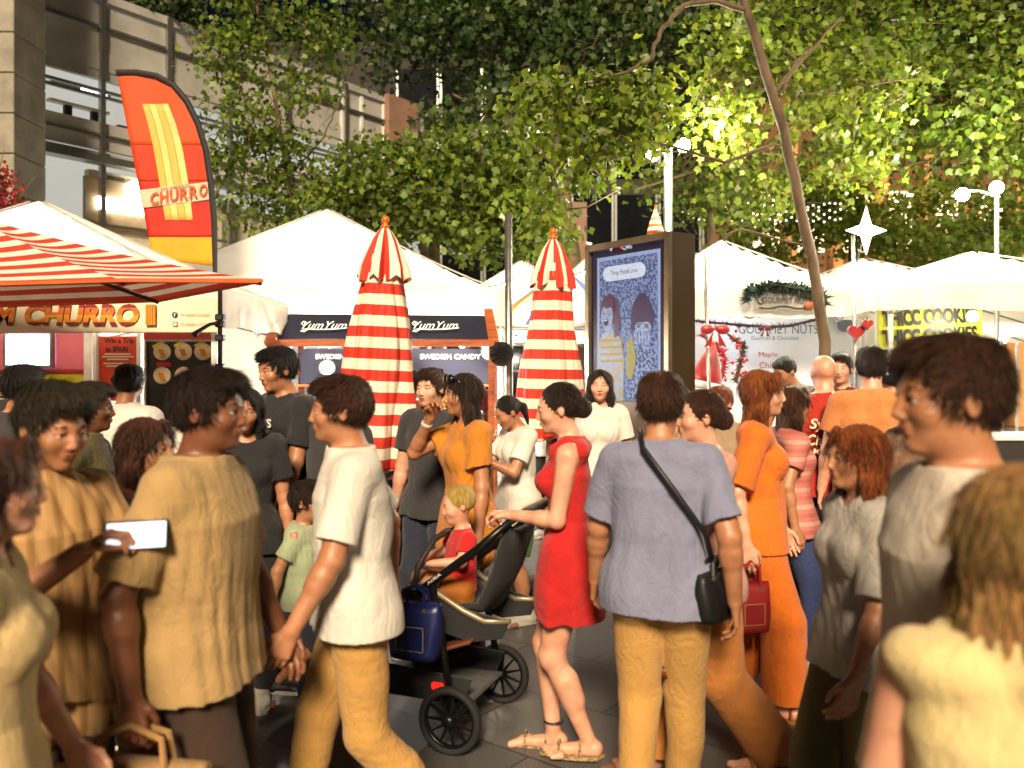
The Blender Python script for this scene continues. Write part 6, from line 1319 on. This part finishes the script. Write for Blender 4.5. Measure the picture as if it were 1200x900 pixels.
for s in (-1, 1): wheel(L_(.80, s * .14, .11), .11, .04, 9)
mb = MB(); mb.tube([L_(0, -.31, .15), L_(0, .31, .15)], .013, 8); mb.build('axle', tubem, pc)
for s in (-1, 1):
    mb = MB(); mb.tube([L_(-.25, s * .22, 1.03), L_(-.10, s * .23, .90), L_(.22, s * .24, .66), L_(.42, s * .22, .52), L_(.60, s * .18, .36), L_(.74, s * .14, .24), L_(.80, s * .14, .12)], [.017, .019, .021, .021, .018, .016, .014], 12); mb.build('side_tube', tubem, pc, True)
    mb = MB(); mb.tube([L_(.12, s * .24, .72), L_(.06, s * .27, .50), L_(.0, s * .285, .17)], [.018, .017, .017], 10); mb.build('rear_leg', tubem, pc, True)
    mb = MB(); mb.tube([L_(.24, s * .22, .72), L_(.12, s * .22, .69), L_(-.02, s * .21, .61), L_(-.12, s * .20, .57), L_(-.24, s * .19, .58)], [.011, .014, .015, .015, .012], 10); mb.build('seat_rail', beige, pc, True)
    mb = MB(); mb.lathe([(.036, -.02), (.042, 0), (.036, .02)], L_(.22, s * .24, .67), 20, ax=(0, 1, 0)); mb.build('joint', black_pl, pc, True)
text('lettering', 'AIRIA', pc.location * 0 + L_(.10, -.265, .757), (1, 0, -.75), (.75, 0, 1), .085, .014, MATS['white_print'], pc, depth=.0)
mb = MB(); mb.tube([L_(-.25, -.22, 1.03), L_(-.285, -.20, 1.055), L_(-.30, -.12, 1.065), L_(-.30, .12, 1.065), L_(-.285, .20, 1.055), L_(-.25, .22, 1.03)], .019, 12); mb.build('handlebar', gripm, pc, True)
mb = MB(); mb.tube([L_(.22, -.23, .68), L_(.20, -.22, .80), L_(.17, -.12, .90), L_(.16, 0, .92), L_(.17, .12, .90), L_(.20, .22, .80), L_(.22, .23, .68)], .015, 10); mb.build('bumper_bar', gripm, pc, True)
# seat shell: soft fabric from the leg rest to the reclined back
v = []; f = []; prof = [(.50, .40), (.42, .46), (.34, .56), (.26, .60), (.12, .585), (.0, .56), (-.10, .58), (-.17, .72), (-.22, .88), (-.25, .96)]
for (a_, z) in prof:
    for k in range(9): s = -1 + k / 4; v.append(L_(a_, s * .20, z + .05 * abs(s) ** 3))
for i in range(len(prof) - 1):
    for k in range(8): q = i * 9 + k; f.append((q, q + 1, q + 10, q + 9))
o = mesh_obj('seat', v, f, fabk, pc, True); md = o.modifiers.new('s', 'SOLIDIFY'); md.thickness = .03
for s in (-1, 1): mb = MB(); mb.poly([L_(.24, s * .205, .70), L_(.0, s * .205, .62), L_(-.24, s * .195, .58), L_(-.20, s * .195, .50), L_(-.05, s * .2, .47), L_(.15, s * .205, .52)], (0, 1, 0), .012); mb.build('side_panel', fabk, pc)
mb = MB(); mb.box(L_(.20, 0, .19), (.50, .42, .02), bev=.01); mb.poly([L_(-.02, -.2, .2), L_(.46, -.2, .2), L_(.48, -.2, .33), L_(-.06, -.2, .30)], (0, 1, 0), .008); mb.poly([L_(-.02, .2, .2), L_(.46, .2, .2), L_(.48, .2, .33), L_(-.06, .2, .30)], (0, 1, 0), .008); mb.build('basket', fabk, pc)
mb = MB(); mb.box(L_(.05, -.19, .44), (.26, .13, .016), R=Matrix.Rotation(.36, 3, 'Y'), bev=.006); mb.build('ride_board', M('board_brown', '#6a3a22', .5), pc)
mb = MB(); mb.box(L_(.07, -.29, .285), (.06, .02, .035), bev=.008); mb.build('reflector', M('red_reflector', '#c00c08', .25, emit=.4, ecol=(1, .03, .02)), pc)
bb2 = bag('nappy_bag', 'dark blue bag hanging from the side of the pushchair', M0 + hv_ * .16 - sv_ * .33 + Vector((0, 0, .42)), (.24, .12, .24), M('blue_nylon', '#12205a', .35, '#0a1238', 5, bump=.6, bscale=9), math.atan2(-.353, .936), .08)
# toddler sitting in it
def toddler():
    H = .82; F_ = Field((-.25, -.5, -.25), (.25, .25, .62), .0048)
    hipp = V3(0, 0, 0); F_.loft([(-.05, 0, 0, .085, .07), (.02, 0, 0, .09, .075), (.10, 0, .01, .078, .062), (.20, 0, .02, .080, .06), (.25, 0, .025, .062, .045), (.285, 0, .025, .035, .032)], .02)
    hc = V3(0, .0, .385); R_h = head_R(-6, 10)
    F_.cap((0, .02, .27), (0, .01, .34), .034, .034, .02); build_head(F_, hc, R_h, .175, True); kns = []; 
    for s in (-1, 1):
        k = V3(s * .075, -.17, .03); a = V3(s * .07, -.24, -.12); F_.cap((s * .05, -.01, -.01), k, .056, .042, .02); F_.cap(k, a, .041, .027, .015); F_.cap(a, a + V3(0, -.07, -.01), .024, .017, .015)
        e = V3(s * .13, -.03, .14); w = V3(s * .06, -.15, .13); F_.cap((s * .085, .02, .235), e, .030, .026, .02); F_.cap(e, w, .026, .018, .012); hand(F_, w, nrm(w - e), V3(0, 0, -1), V3(-s, -.2, 0), .075, .5, .004)
    loc = M0 + hv_ * .10 + Vector((0, 0, .665)); o = F_.mesh('person', SK['fair']); o.location = loc; o.rotation_euler = (0, 0, math.radians(-67)); tag(o, 'toddler in red T-shirt and tan shorts sitting in the pushchair', 'person', 'people in the crowd'); face_parts(o, hc, R_h, .175, True)
    F_ = Field((-.2, -.3, -.1), (.2, .2, .32), .0048); F_.loft([(-.02, 0, 0, .10, .085), (.10, 0, .01, .09, .075), (.20, 0, .02, .088, .068), (.25, 0, .025, .068, .053), (.275, 0, .025, .045, .04)], .02)
    for s in (-1, 1): F_.cap((s * .08, .02, .232), (s * .115, -.01, .17), .038, .040, .02, cut=True)
    F_.folds(.003, 3); F_.mesh('shirt', RD, o)
    F_ = Field((-.2, -.35, -.15), (.2, .2, .12), .0048); F_.loft([(-.07, 0, 0, .10, .085), (.03, 0, 0, .098, .082)], .02)
    for s in (-1, 1): F_.cap((s * .05, -.01, -.01), (s * .07, -.14, .02), .066, .058, .02, cut=True)
    F_.folds(.003, 5); F_.mesh('shorts', LB, o)
    Hf = Field(hc - V3(.12, .12, .14), hc + V3(.12, .13, .13), .0045); h = .175; g = lambda x, y, z: hc + R_h @ (V3(x, y, z) * h); Hf.ell(g(0, .085, .135), (.375 * h, .445 * h, .415 * h), .01, R_h); Hf.ell(g(0, -.40, -.06), (.34 * h, .30 * h, .40 * h), .01, R_h, op='sub'); Hf.ell(g(0, -.1, -.40), (.5 * h, .55 * h, .36 * h), .01, R_h, op='sub'); Hf.mesh('hair', HR['blonde'], o)
toddler()
